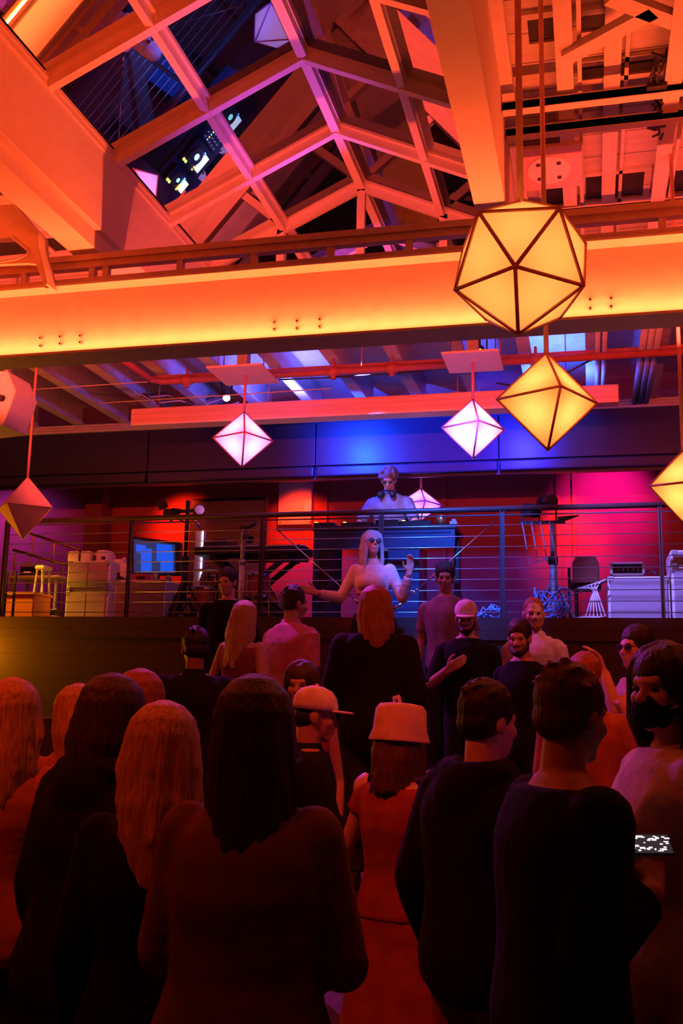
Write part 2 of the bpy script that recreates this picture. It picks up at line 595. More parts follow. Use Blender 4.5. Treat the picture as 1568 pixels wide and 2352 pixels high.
# trusses of the roof structure standing above the right slope, seen through the glass
for i, (y, lab) in enumerate(((6.6, 'pale open roof truss seen through the right slope of the skylight, nearer the gable'), (4.9, 'pale open roof truss seen through the right slope of the skylight, farther from the gable'))):
    e = empty('roof_truss', (-0.9, y, 6.15), lab, 'truss', 'trusses above the skylight')
    MB().bar((-1.75, y, 6.62), (-.2, y, 6.3), .06, .08).build('chord', MT['steel'], e)
    MB().bar((-1.75, y, 7.1), (-.2, y, 7.0), .06, .08).build('chord', MT['steel'], e)
    for k in range(4):
        x = -1.7 + k * .38
        MB().bar((x, y, 6.6 - k * .08), (x + .19, y, 7.06), .04, .05).build('web_member', MT['steel'], e)
        MB().bar((x + .19, y, 7.06), (x + .38, y, 6.53 - k * .08), .04, .05).build('web_member', MT['steel'], e)

# ------------------------------------------------------------ big steel beam
bm_ = empty('steel_beam', (-2.2, 6.175, 4.035), 'big rolled steel beam crossing the hall with an orange light strip along it', 'beam')
BX0, BX1 = -7.5, 4.2
MB().box((BX0, 6.168, 4.055), (BX1, 6.184, 4.544)).build('web', MT['steel'], bm_)
MB().cbox((BX0, 6.05, 4.035), (BX1, 6.30, 4.056), .004).build('bottom_flange', MT['steel'], bm_)
MB().cbox((BX0, 6.05, 4.544), (BX1, 6.30, 4.566), .004).build('top_flange', MT['steel'], bm_)
for grp in (((95, 778, 796), (140, 775, 791), (186, 773, 788)), ((631, 742, 758), (683, 739, 756), (735, 735, 752)), ((1355, 690, 710), (1403, 687, 706))):
    for x, y0, y1 in grp:
        for y in (y0, y1):
            q = P(x, y, Y=6.165)
            MB().cyl((q.x, 6.17, q.z), (q.x, 6.145, q.z), .011, .008, 10).build('bolt', MT['chrome'], bm_)
MB().box((BX0, 6.085, 4.056), (BX1, 6.1, 4.066)).build('light_strip', mat_emit('orange_led', (1, .2, .02), 6), bm_)
# low open frame on the beam
tr = empty('open_steel_frame', (-2.2, 6.12, 4.566), 'low ladder-like steel frame lying along the top of the big beam', 'frame')
for nm, z0, z1 in (('bottom_chord', 4.566, 4.61), ('top_chord', 4.685, 4.775)):
    MB().box((BX0, 6.085, z0), (BX1, 6.145, z1)).build(nm, MT['steel_frame'], tr)
MB().box((BX0, 6.065, 4.735), (BX1, 6.165, 4.78)).build('top_plate', MT['steel_frame'], tr)
for px in (-120, 60, 215, 246, 415, 583, 758, 939, 1110, 1290, 1522):
    q = P(px, 575 if px < 900 else 545, Y=6.1)
    MB().box((q.x - .022, 6.09, 4.61), (q.x + .022, 6.14, 4.685)).build('post', MT['steel_frame'], tr)

# haunched bracket with a long hole at the left end of the beam
hb = empty('haunch_bracket', P(105, 655, Y=6.03), 'curved steel haunch with a long rounded hole stepping down onto the big beam', 'bracket')
X_ = P(105, 655, Y=6.03).x
out = [P(x, y, Y=6.0) for x, y in ((118, 662), (104, 662), (82, 606), (60, 604), (0, 607), (-70, 610), (-70, 455), (12, 465), (40, 478), (75, 520), (98, 545), (98, 575), (110, 620))]
hole = [P(x, y, Y=6.0) for x, y in ((-70, 560), (0, 548), (28, 546), (48, 563), (66, 578), (64, 586), (40, 596), (0, 603), (-70, 606))]
h_ = MB()
h_.prism([out[i] for i in (0, 1, 2, 11, 12)], (0, .06, 0))
h_.prism([out[2], hole[5], hole[4], hole[3], out[9], out[10], out[11]], (0, .06, 0))
h_.prism([out[9], hole[3], hole[2], hole[1], hole[0], out[6], out[7], out[8]], (0, .06, 0))
h_.prism([out[2], out[3], out[4], out[5], hole[8], hole[7], hole[6], hole[5]], (0, .06, 0))
h_.build('web_plate', MT['steel'], hb)
fl = MB()
edge = [out[i] for i in (6, 7, 8, 9, 10, 11, 12, 0)]
for a, b in zip(edge[:-1], edge[1:]):
    fl.bar(a + Vector((0, .0, 0)), b + Vector((0, .0, 0)), .14, .014)
fl.build('flange', MT['steel'], hb)
rm = MB()
ring = hole[1:8]
for a, b in zip(ring[:-1], ring[1:]):
    rm.bar(a + Vector((0, .02, 0)), b + Vector((0, .02, 0)), .07, .012)
rm.build('hole_rim', MT['steel'], hb)
q = P(20, 462, Y=5.6)
tag(MB().box((q.x - .2, 5.5, q.z - .012), (q.x + .1, 5.62, q.z + .012)).box((q.x - .1, 5.55, q.z), (q.x - .08, 5.57, DECK_Z - .002)).build('steel_channel', MT['steel_mid']), 'short dark channel fixed above the curved haunch', 'channel')

# ------------------------------------ struts and joists of the right-hand roof
for i, (px0, py0, px1, py1, lab) in enumerate(((1180, 258, 1560, 226, 'dark strut channel crossing the orange roof boards, nearer the viewer'),
                                             (1180, 318, 1560, 288, 'dark strut channel crossing just before the oval cover plate'),
                                             (1345, 498, 1560, 470, 'wide dark channel low behind the big amber lantern'))):
    z = 5.35
    a, b = P(px0, py0, Z=z), P(px1, py1, Z=z)
    w = .075 if i < 2 else .12
    s = MB().box((SKX1 + .01, a.y - w / 2, z), (4.9, a.y + w / 2, z + .05))
    s.box((SKX1 + .01, a.y - w / 2, z - .004), (4.9, a.y - w / 2 + .008, z + .06))
    tag(s.build('strut_channel', MT['steel']), lab, 'channel', 'strut channels under the roof')
for i, (px, py, dz, lab) in enumerate(((1298, 200, .16, 'painted roof joist behind the hanging rods, next to the oval plate'), (1400, 330, .05, 'thin roof joist between the two deep ones'), (1520, 380, .2, 'painted roof joist with cable clips, nearest the right wall'))):
    q = P(px, py, Z=DECK_Z - dz)
    if i == 1:
        q.x = q.x + .0
    s = MB().box((q.x - .012, 2.0, DECK_Z - dz), (q.x + .012, 8.14, DECK_Z))
    s.box((q.x - .05, 2.0, DECK_Z - dz - .014), (q.x + .05, 8.14, DECK_Z - dz))
    s.box((q.x + .075, 2.0, DECK_Z - dz + .02), (q.x + .1, 8.14, DECK_Z - dz + .045))
    tag(s.build('roof_joist', MT['steel']), lab, 'joist', 'roof joists on the right')
for i, (a, b, lab) in enumerate((((1300, 130), (1500, 22), 'slanting roof brace rising from the joist behind the hanging rods'), ((1400, -10), (1580, 58), 'flat roof brace crossing the upper corner of the roof'))):
    p0, p1 = P(*a, Z=5.42), P(*b, Z=5.42)
    tag(MB().bar(p0, p1, .1, .05).build('roof_brace', MT['steel']), lab, 'brace', 'roof braces')
for i, (px, py, lab) in enumerate(((1508, 205, 'knot of cables clipped to the nearer strut channel'), (1508, 290, 'knot of cables clipped to the farther strut channel'))):
    q = P(px, py, Z=5.36)
    c = MB()
    for k in range(5):
        r0 = random.Random(k + i * 10)
        c.tube([q + Vector((r0.uniform(-.05, .05) + .01 * t, .2 * t - .2, .07 + .05 * math.sin(t * 2.4 + k))) for t in (0, .33, .66, 1, 1.33, 1.66, 2)], .008)
    c.cbox(q - Vector((.06, .03, .0)), q + Vector((.06, .03, .04)), .006)
    tag(c.build('cable_bundle', MT['wire'], smooth=True), lab, 'cables', 'cable knots under the roof')
# oval cover plate
a, b, c, d = spanY(((1205, 440), (1205, 345), (1335, 335), (1335, 420)), 5.4)
e = empty('ceiling_plate', ((a + b) / 2, (c + d) / 2, 5.4), 'square ceiling plate with a pale bolted oval cover behind the amber lantern', 'plate')
MB().cbox((a, c, 5.4), (b, d, 5.43), .004).build('backing', MT['pink'], e)
MB().box((a + .1, c + .1, 5.43), (b - .1, d - .1, DECK_Z)).build('stem', MT['steel_mid'], e)
ov = MB()._lathe(Vector((0, 0, 0)), [(.001, 0), (1, 0), (1, .012)], 32)
cx, cy = (a + b) / 2 - .02, (c + d) / 2
ov.v = [Vector((cx + p.x * (b - a) * .36, cy + p.y * (d - c) * .33, 5.388 + p.z)) for p in ov.v]
ov.build('oval_cover', MT['oval'], e)
for sx in (-1, 1):
    for sy in (-1, 1):
        MB().cyl((cx + sx * (b - a) * .17, cy + sy * (d - c) * .17, 5.39), (cx + sx * (b - a) * .17, cy + sy * (d - c) * .17, 5.378), .018, .015, 8).build('bolt', MT['steel_dark'], e)


# --------------------------------------------------------------- lanterns
def lamp(name, loc, kind, energy, color, radius=.05, **kw):
    L = bpy.data.lights.new(name, kind)
    L.energy = energy
    L.color = color
    if kind == 'POINT':
        L.shadow_soft_size = radius
    o = bpy.data.objects.new(name, L)
    o.location = loc
    col.objects.link(o)
    if kind == 'SPOT':
        L.shadow_soft_size = radius
        L.spot_size = rad(kw.get('angle', 40))
        L.spot_blend = kw.get('blend', .6)
    if kind == 'AREA':
        L.shape = 'RECTANGLE'
        L.size, L.size_y = kw['size']
        L.spread = rad(kw.get('spread', 180))
    if 'to' in kw:
        d = Vector(kw['to']) - Vector(loc)
        o.rotation_euler = d.to_track_quat('-Z', 'Y').to_euler()
    return o


def facets(mb_faces, mb_frame, verts, faces, w, inset=.0):
    mb_faces.add(verts, faces)
    es = set()
    for f in faces:
        for i in range(len(f)):
            es.add(tuple(sorted((f[i], f[(i + 1) % len(f)]))))
    for a, b in es:
        mb_frame.cyl(verts[a], verts[b], w, w, 8)
    for v in verts:
        mb_frame.ell(v, w * 1.15, None, 8, 6)


def octa(c, r, hz, rot, ztop, shade, frame, rodm, label, group, fw=.008, rodr=.013, lit=None, tilt=0):
    c = Vector(c)
    e = empty('octahedron_lantern', c, label, 'lantern', group)
    vs = [c + Vector((0, 0, hz)), c + Vector((0, 0, -hz))]
    for k in range(4):
        a = rad(rot + 90 * k)
        vs.append(c + Vector((r * math.cos(a), r * math.sin(a), 0)))
    fs = []
    for k in range(4):
        a, b = 2 + k, 2 + (k + 1) % 4
        fs += [(0, a, b), (1, b, a)]
    A, B = MB(), MB()
    facets(A, B, vs, fs, fw)
    A.build('shade', shade, e)
    B.build('edge_frame', frame, e, smooth=True)
    MB().cyl(c + Vector((0, 0, hz)), (c.x, c.y, ztop), rodr, rodr, 12).build('hanging_rod', rodm, e, smooth=True)
    if lit:
        lamp('lantern_bulb', c, 'POINT', lit[0], lit[1], .04)
    return e


def place(px, py, Y):
    return P(px, py, Y=Y)


def octa_px(px, pt, pb, pw, Y, rot, ztop, *a, **k):
    t, b = P(px, pt, Y=Y), P(px, pb, Y=Y)
    c = (t + b) / 2
    c.y = Y
    wl, wr = P(px - pw / 2, (pt + pb) / 2, Y=Y), P(px + pw / 2, (pt + pb) / 2, Y=Y)
    half = (wr - wl).length / 2
    r = half / max(abs(math.cos(rad(rot + 90 * q) - YAW)) for q in range(4))
    return octa(c, r, (t.z - b.z) / 2, rot, ztop, *a, **k)


PLZ = 4.68
octa_px(558, 946, 1073, 127, 8.6, 292, PLZ, MT['violet'], MT['rodvio'], MT['rodvio'], 'glowing violet octahedron lantern over the keyboards, nearer the long black panel', 'violet lanterns', lit=(4.2, (.6, .36, 1)))
octa_px(1086, 917, 1053, 143, 8.6, 286, PLZ, MT['violet'], MT['rodvio'], MT['rodvio'], 'glowing violet octahedron lantern just beside the larger amber octahedron', 'violet lanterns', lit=(5, (.6, .36, 1)))
octa_px(966, 1122, 1196, 98, 11.4, 290, 5.3, MT['violet'], MT['rodvio'], MT['rodvio'], 'pink octahedron lantern hanging low behind the DJ', 'violet lanterns', lit=(2.2, (1, .3, .75)))
octa_px(1256, 812, 1033, 236, 5.0, 287, DECK_Z, MT['yellow'], MT['frame'], MT['rod'], 'amber octahedron lantern hanging below the big twenty-sided lantern', 'amber lanterns', fw=.007, lit=(3.6, (1, .44, .42)))
octa_px(1572, 1035, 1208, 180, 6.6, 292, DECK_Z, MT['yellow'], MT['frame'], MT['rod'], 'amber octahedron lantern cut by the picture edge beside the stage rail', 'amber lanterns', lit=(3.6, (1, .44, .42)))
octa_px(58, 1096, 1240, 122, 8.45, 268, 5.3, MT['pale'], MT['pale'], MT['rod'], 'unlit dull pink octahedron lantern on a long red rod', 'unlit lanterns', fw=.004)

# icosahedron
ic = P(1196, 612, Y=4.1)
R_ = (P(1360, 612, Y=4.1) - P(1034, 612, Y=4.1)).length / 2 * 1.03
e = empty('icosahedron_lantern', ic, 'big amber twenty-sided lantern hanging in front of the steel beam', 'lantern')
ph = (1 + 5 ** .5) / 2
iv = [Vector(p).normalized() for p in ((-1, ph, 0), (1, ph, 0), (-1, -ph, 0), (1, -ph, 0), (0, -1, ph), (0, 1, ph), (0, -1, -ph), (0, 1, -ph), (ph, 0, -1), (ph, 0, 1), (-ph, 0, -1), (-ph, 0, 1))]
ifs = [(0, 11, 5), (0, 5, 1), (0, 1, 7), (0, 7, 10), (0, 10, 11), (1, 5, 9), (5, 11, 4), (11, 10, 2), (10, 7, 6), (7, 1, 8), (3, 9, 4), (3, 4, 2), (3, 2, 6), (3, 6, 8), (3, 8, 9), (4, 9, 5), (2, 4, 11), (6, 2, 10), (8, 6, 7), (9, 8, 1)]
# turn it so that one vertex faces the viewer a little below, as in the photograph
tgt = {}
vf = (CAM - ic).normalized()
rt = Vector((math.cos(YAW), math.sin(YAW), 0))
upv = vf.cross(rt) * -1
if upv.z < 0:
    upv = -upv
# vertex directions wanted (right, up, toward viewer), unit sphere
want_front = Vector((-.075, .0, 1)).normalized()
down = Vector((.02, -.894, .447))
B0 = iv[4].normalized()
nbr = [i for i in range(12) if i != 4 and abs((iv[i] - iv[4]).length - (iv[0] - iv[11]).length) < .05]


def to_world(d):
    return rt * d.x + upv * d.y + vf * d.z


zf = to_world(want_front).normalized()
dn = to_world(down)
dn = (dn - zf * dn.dot(zf)).normalized()
z0 = B0
n0 = iv[nbr[0]]
d0 = (n0 - z0 * n0.dot(z0)).normalized()
F0 = Matrix((d0, z0.cross(d0), z0)).transposed()
F1 = Matrix((dn, zf.cross(dn), zf)).transposed()
Q = F1 @ F0.transposed()
wv = [ic + (Q @ p) * R_ for p in iv]
A, B = MB(), MB()
facets(A, B, wv, ifs, .0085)
A.build('shade', MT['yellow'], e)
B.build('edge_frame', MT['frame'], e, smooth=True)
MB().cyl((ic.x, ic.y, ic.z + R_ * .9), (ic.x, ic.y, DECK_Z), .0155, .0155, 12).build('hanging_rod', MT['rod'], e, smooth=True)
lamp('lantern_bulb', ic, 'POINT', 5.6, (1, .44, .42), .05)

# ------------------------------------------------ fittings under the stage ceiling
for i, (px, py, w, lab) in enumerate(((566, 868, .27, 'square pink plate above the violet lantern over the keyboards'), (1083, 842, .25, 'square pink plate above the violet lantern beside the amber octahedron'))):
    q = P(558 if i == 0 else 1086, py, Y=8.6)
    e = empty('lantern_plate', (q.x, 8.6, PLZ), lab, 'plate', 'lantern plates')
    MB().cbox((q.x - w, 8.33, PLZ), (q.x + w, 8.88, PLZ + .02), .004).build('board', MT['pink'], e)
    MB().box((q.x - .05, 8.55, PLZ + .02), (q.x + .05, 8.65, 4.965)).build('spacer', MT['steel_mid'], e)
    for s in (-1, 1):
        MB().cyl((q.x + s * .2, 8.6, PLZ + .02), (q.x + s * .2, 8.6, 4.965), .006).build('drop_rod', MT['chrome'], e)
# long timber box hung under the joists
a, b = P(300, 958, Y=9.6), P(1420, 892, Y=9.6)
zb, zt = 4.545, 4.725
e = empty('hanging_timber_box', ((a.x + b.x) / 2, 9.68, zb), 'long pale pink timber box hung level in front of the black valance', 'screen box')
MB().cbox((a.x, 9.6, zb), (b.x, 9.76, zt), .01).build('casing', MT['timber'], e)
MB().box((a.x + .02, 9.585, zb - .012), (b.x - .25, 9.775, zb + .012)).build('base_strip', MT['oval'], e)
for px in (366, 616, 1050, 1300):
    q = P(px, 900, Y=9.68)
    r_ = MB().cyl((q.x, 9.68, zt), (q.x, 9.68, 5.3), .006)
    r_.cbox((q.x - .04, 9.64, zt - .004), (q.x + .04, 9.72, zt + .02), .004)
    r_.build('hanger', MT['pipe'], e)


# pipes and wires
def run(name, pts, r, ma, label, cat, group=None, n=8):
    return tag(MB().tube(pts, r, n).build(name, ma, smooth=True), label, cat, group)


q0, q1 = P(354, 879, Y=9.0), P(1010, 838, Y=9.0)
sp = empty('sprinkler_pipe', (q0.x, 9.0, q0.z), 'red sprinkler pipe running along behind the steel beam', 'pipe')
z_ = (q0.z + q1.z) / 2
MB().tube([(q0.x - .02, 7.6, z_), (q0.x, 8.9, z_), (q0.x + .08, 9.0, z_), (2.5, 9.0, z_)], .035, 10).build('pipe', MT['pipe'], sp, smooth=True)
for px in (430, 765, 900, 1230):
    q = P(px, 860, Y=9.0)
    MB().cyl((q.x - .05, 9.0, z_), (q.x + .05, 9.0, z_), .05, .05, 12).cyl((q.x, 9.0, z_ - .07), (q.x, 9.0, z_), .018, .03, 10).cyl((q.x, 9, z_ - .075), (q.x, 9, z_ - .07), .03, .03, 10).cyl((q.x, 9, z_), (q.x, 9, z_ + .13), .02, .012, 8).build('fitting', MT['pipe'], sp, smooth=True)
for px in (500, 830, 1150):
    q = P(px, 850, Y=9.0)
    MB().cyl((q.x, 9.0, z_), (q.x, 9.0, 5.3), .006).build('hanger', MT['pipe'], sp)
q = P(700, 836, Y=9.25)
q.z = min(q.z, 4.93)
sp2 = empty('strut_pipe', (q.x, 9.25, q.z), 'thin red strut running just under the violet lit beam edge', 'strut')
MB().box((P(355, 850, Y=9.25).x, 9.22, q.z - .02), (2.5, 9.28, q.z + .02)).build('channel', MT['pipe'], sp2)
for px in (410, 640, 870, 1040):
    x_ = P(px, 836, Y=9.25).x
    MB().cyl((x_, 9.25, q.z), (x_, 9.25, max(q.z + .03, 4.965)), .008).build('drop_rod', MT['pipe'], sp2)
q0, q1 = P(40, 897, Y=8.9), P(352, 876, Y=8.9)
run('ceiling_wire', [q0, q1], .006, MT['greywire'], 'thin taut wire ending at the red sprinkler pipe', 'wire', 'wires under the stage ceiling')
q0, q1 = P(230, 926, Y=9.3), P(520, 908, Y=9.3)
run('ceiling_wire', [q0, q1, P(760, 892, Y=9.3)], .006, MT['greywire'], 'thin taut wire passing beside the lit white spotlight', 'wire', 'wires under the stage ceiling')
for i in range(5):
    a = P(270 + i * 14, 900 + i * 6, Y=9.9)
    run('ceiling_cable', [a + Vector((0, 0, .1)), a + Vector((.2, .1, -.02)), a + Vector((.4, .3, .06)), a + Vector((.7, .5, -.03)), a + Vector((1.0, .6, .1))], .008, MT['greywire' if i % 2 else 'wire'],
        'loose cable looping under the joists left of the timber box', 'cable', 'loose ceiling cables')
run('ceiling_cable', [P(1140, 880, Y=9.4), P(1190, 888, Y=9.4), P(1290, 862, Y=9.4), P(1350, 830, Y=9.4), P(1430, 798, Y=9.4)], .01, MT['wire'], 'dark cable sagging behind the two amber lanterns', 'cable', 'loose ceiling cables')
run('ceiling_cable', [P(640, 872, Y=9.1), P(740, 868, Y=9.1), P(900, 858, Y=9.1), P(1000, 848, Y=9.1), P(1100, 842, Y=9.1)], .008, MT['wire'], 'dark cable tied along under the sprinkler pipe', 'cable', 'loose ceiling cables')
# duct bundles on the right joists
for i, (px, lab) in enumerate(((1470, 'thick conduit bundle running under the blue ceiling beside the right rod'), (1372, 'thin conduit pair running under the blue ceiling'))):
    q = P(px, 860, Y=9.6)
    c = MB()
    for k in range(3 if i == 0 else 2):
        c.tube([(q.x + k * .06, 8.3, 4.92), (q.x + k * .06, 9.6, 4.91), (q.x + k * .06, 10.9, 4.92)], .032 if i == 0 else .022, 8)
    tag(c.build('conduit', MT['joist'], smooth=True), lab, 'conduit', 'conduits under the stage ceiling')


# spotlights
def spotlight(px, py, Y, aim, label, lens, s=1.0, ztop=4.965):
    c = P(px, py, Y=Y)
    d = (Vector(aim) - c).normalized()
    e = empty('stage_spotlight', c, label, 'spotlight', 'ceiling spotlights')
    back = c - d * .2 * s
    MB().cyl(back, c, .055 * s, .07 * s, 18).cyl(back - d * .05, back, .03 * s, .055 * s, 18).build('housing', MT['black'], e, smooth=True)
    MB().cyl(c, c + d * .006, .058 * s, .058 * s, 18).build('lens', lens, e)
    mid = (back + c) / 2
    sx = d.cross(Vector((0, 0, 1))).normalized() * .085 * s
    MB().bar(mid - sx, mid - sx + Vector((0, 0, .14)), .012, .03).bar(mid + sx, mid + sx + Vector((0, 0, .14)), .012, .03).bar(mid - sx + Vector((0, 0, .14)), mid + sx + Vector((0, 0, .14)), .03, .012).build('yoke', MT['black'], e)
    MB().cyl(mid + Vector((0, 0, .14)), (mid.x, mid.y, ztop), .012).build('clamp_pole', MT['black'], e)
    return e


LENS = mat_emit('lit_lens_white', (.75, .78, 1), 30)
LENSR = mat_emit('lit_lens_red', (1, .15, .04), 10)
spotlight(520, 914, 9.35, (-2.0, 6.0, 1.5), 'small lit white-blue spotlight next to the violet lantern over the keyboards', LENS, .62)
spotlight(1100, 812, 8.9, (-.8, 6.0, 3.0), 'black ceiling spotlight with a red glow above the second square plate', LENSR, .8)

# wall speaker at the left edge of the picture
e = empty('hanging_speaker', P(5, 970, Y=7.2), 'pale red-lit loudspeaker box hanging at the picture edge under the beam', 'speaker')
pts = [P(x, y, Y=7.2) for x, y in ((-60, 850), (18, 852), (36, 898), (8, 976), (-60, 985))]
MB().prism(pts, (0, .35, 0)).build('cabinet', MT['cab_side'], e, bevel=.01)
q = P(5, 915, Y=7.2)
MB().cyl((q.x, 7.2, q.z), (q.x, 7.16, q.z), .03, .024, 14).build('knob', MT['black'], e)
MB().bar((pts[1].x - .1, 7.35, pts[1].z), (pts[1].x - .1, 7.35, 5.3), .04, .04).build('mount', MT['steel_mid'], e)
# ============================================================ stage things
SZ = STAGE_Z
RY = 9.0


def sp_(x0, x1, ytop, Y, ymid=None):
    """extent of a standing thing on a plane Y: x range and top height"""
    a, b, c = P(x0, ymid or 1320, Y=Y), P(x1, ymid or 1320, Y=Y), P((x0 + x1) / 2, ytop, Y=Y)
    return a.x, b.x, c.z


# ---- rail of posts, tube and cables: one thing per bay post, rail, cable
RZT = 3.40
rl = empty('cable_railing', (-2.2, RY, SZ), 'dark cable railing along the front edge of the stage', 'railing')
lx, rx = P(8, 1300, Y=RY).x, P(1660, 1300, Y=RY).x
MB().tube([(lx, RY, RZT), (rx, RY, RZT + .02)], .026, 12).build('top_rail', MT['rail'], rl, smooth=True)
MB().box((lx, RY - .012, RZT - .047), (rx, RY + .012, RZT - .037)).build('rail_trim', MT['rail'], rl)
posts = [P(x, 1300, Y=RY).x for x in (10, 296, 600, 874, 1154, 1519)]
for i, x in enumerate(posts):
    w = .022 if i in (1, 5) else .034
    MB().cbox((x - w / 2 - .005, RY - .02, SZ), (x - w / 2 + .007, RY + .02, RZT), .003).cbox((x + w / 2 - .007, RY - .02, SZ), (x + w / 2 + .005, RY + .02, RZT), .003).box((x - w / 2, RY - .006, SZ), (x + w / 2, RY + .006, RZT - .02)).build('post', MT['rail'], rl)
for k in range(9):
    z = SZ + .055 + k * .0985
    MB().cyl((lx, RY, z), (rx, RY, z + .004), .0042, .0042, 6).build('cable', MT['cable'], rl, smooth=True)
# slanting stay wires with turnbuckles
for nm, a, b, lab in (('l', (636, 1216), (860, 1400), 'slanting stay wire with a turnbuckle running down behind the dancer from the keyboards'), ('r', (1136, 1197), (886, 1398), 'slanting stay wire with a bright turnbuckle running down from the third rail post')):
    p0, p1 = P(*a, Y=RY - .012), P(*b, Y=RY - .02)
    p1.z = SZ + .012
    e = empty('stay_wire', p1, lab, 'wire', 'stay wires on the railing')
    MB().cyl(p0, p1, .006, .006, 8).build('wire', MT['chrome'], e, smooth=True)
    d = (p1 - p0)
    t = MB().limb([p0 + d * .80, p0 + d * .84, p0 + d * .94, p0 + d * .98], [.008, .018, .018, .007], 10)
    t.build('turnbuckle', MT['chrome'], e, smooth=True)
    MB().limb([p0 + d * .70, p0 + d * .73, p0 + d * .76], [.006, .015, .006], 8).build('shackle', MT['chrome'], e, smooth=True)

# ---- DJ table
x0, x1, zt = sp_(716, 1047, 1207, 9.6)
e = empty('dj_table', ((x0 + x1) / 2, 9.85, SZ), 'dark DJ table with a blue-lit front panel in the middle of the stage', 'table')
MB().cbox((x0, 9.58, zt - .05), (x1, 10.2, zt), .008).build('tabletop', MT['black'], e)
ax0, ax1, _ = sp_(735, 1045, 1213, 9.58)
fp = MB().cbox((x0 + .05, 9.585, zt - .235), (x1 - .01, 9.62, zt - .05), .006)
fp.cbox((x0 + .09, 9.575, zt - .085), (x1 - .05, 9.59, zt - .07), .004)
fp.build('front_panel', MT['deskblue'], e)
lx0, lx1, _ = sp_(719, 757, 1300, 9.6)
MB().cbox((lx0 - .0, 9.58, SZ), (lx0 + .06, 9.66, zt - .05), .005).build('leg', MT['deskblue'], e)
MB().cbox((lx0 + .06, 9.6, SZ), (lx1, 10.1, zt - .05), .005).build('side_panel', MT['black'], e)
rx0, rx1, _ = sp_(890, 962, 1300, 9.6)
MB().cbox((rx0, 9.6, SZ), (rx1, 10.1, zt - .2), .005).build('side_panel', MT['deskblue'], e)
MB().cbox((x1 - .06, 9.9, SZ), (x1 - .01, 10.1, zt - .05), .005).build('leg', MT['black'], e)
DT = zt
# decks and mixer with lit buttons
LED = {k: mat_emit('led_' + k, c, s) for k, c, s in (('green', (.3, 1, .1), 6), ('amber', (1, .55, .06), 6), ('blue', (.08, .25, 1), 9), ('teal', (.3, 1, .9), 3), ('white', (.7, .8, 1), 3))}


def deck(xc, w, yc, dpt, h, label, kind):
    e = empty('dj_player' if kind == 'deck' else 'dj_mixer', (xc, yc, DT), label, 'dj player' if kind == 'deck' else 'mixer', 'dj gear on the table')
    MB().cbox((xc - w / 2, yc - dpt / 2, DT), (xc + w / 2, yc + dpt / 2, DT + h), .008).build('body', MT['black'], e)
    zt = DT + h
    if kind == 'deck':
        MB()._lathe((xc, yc - .03, zt), [(w * .36, 0), (w * .36, .012), (w * .3, .018), (.005, .018)], 28).build('jog_wheel', MT['steel_dark'], e, smooth=True)
        MB()._lathe((xc, yc - .03, zt + .018), [(w * .12, 0), (w * .12, .003), (.004, .003)], 20).build('jog_display', LED['teal'], e)
        MB().cbox((xc - w * .32, yc + dpt * .22, zt), (xc + w * .32, yc + dpt * .46, zt + .012), .003).build('screen', LED['white'], e)
        for k in range(8):
            MB().cbox((xc - w * .42 + k * w * .105, yc + dpt * .15, zt), (xc - w * .42 + k * w * .105 + .016, yc + dpt * .15 + .016, zt + .008), .002).build('pad', LED['amber' if k < 4 else 'blue'], e)
        for k in range(2):
            MB().cyl((xc - w * .4, yc - dpt * .42 + k * .05, zt), (xc - w * .4, yc - dpt * .42 + k * .05, zt + .008), .017, .017, 14).build('play_button', LED['green' if k else 'amber'], e)
    else:
        for k in range(12):
            cx_ = xc - w * .38 + (k % 4) * w * .25
            cy_ = yc - dpt * .1 + (k // 4) * .07
            MB().cyl((cx_, cy_, zt), (cx_, cy_, zt + .018), .012, .009, 12).build('dial', MT['steel_mid'], e)
        for k in range(6):
            MB().cbox((xc - w * .4 + k * w * .15, yc - dpt * .25, zt), (xc - w * .4 + k * w * .15 + .014, yc - dpt * .25 + .014, zt + .006), .002).build('cue_button', LED[('blue', 'amber', 'blue', 'green', 'blue', 'white')[k]], e)
        for k in range(4):
            MB().cbox((xc - w * .4 + k * w * .25, yc - dpt * .45, zt), (xc - w * .4 + k * w * .25 + .02, yc - dpt * .4, zt + .014), .003).build('fader', MT['white'], e)


for (a, b, h, lab, kind) in ((728, 775, .055, 'small black player at the end of the DJ table nearest the keyboards', 'deck'), (790, 862, .05, 'black player with lit pads just beside the DJ', 'deck'), (868, 920, .07, 'DJ mixer with small lit buttons under the hands of the DJ', 'mixer'), (924, 994, .055, 'black player with lit pads in front of the pink lantern', 'deck')):
    xa, xb, _ = sp_(a, b, 1200, 9.8, 1200)
    deck((xa + xb) / 2, xb - xa, 9.86, .4, h, lab, kind)
xa, xb, _ = sp_(1000, 1024, 1190, 9.7, 1200)
tag(MB().lathe(((xa + xb) / 2, 9.7, DT), [(.03, 0), (.045, .03), (.05, .1), (.047, .105), (.02, .105)], 16).build('drinking_cup', MT['brass'], smooth=True), 'dull yellow cup at the far end of the DJ table', 'cup')
xa, xb, _ = sp_(1033, 1050, 1190, 9.66, 1200)
tag(MB().cbox((xa, 9.62, DT), (xb, 9.72, DT + .035), .006).cbox((xa + .02, 9.64, DT + .035), (xb - .01, 9.7, DT + .06), .005).build('charger_box', MT['pink']), 'little pink box on the corner of the DJ table', 'box')

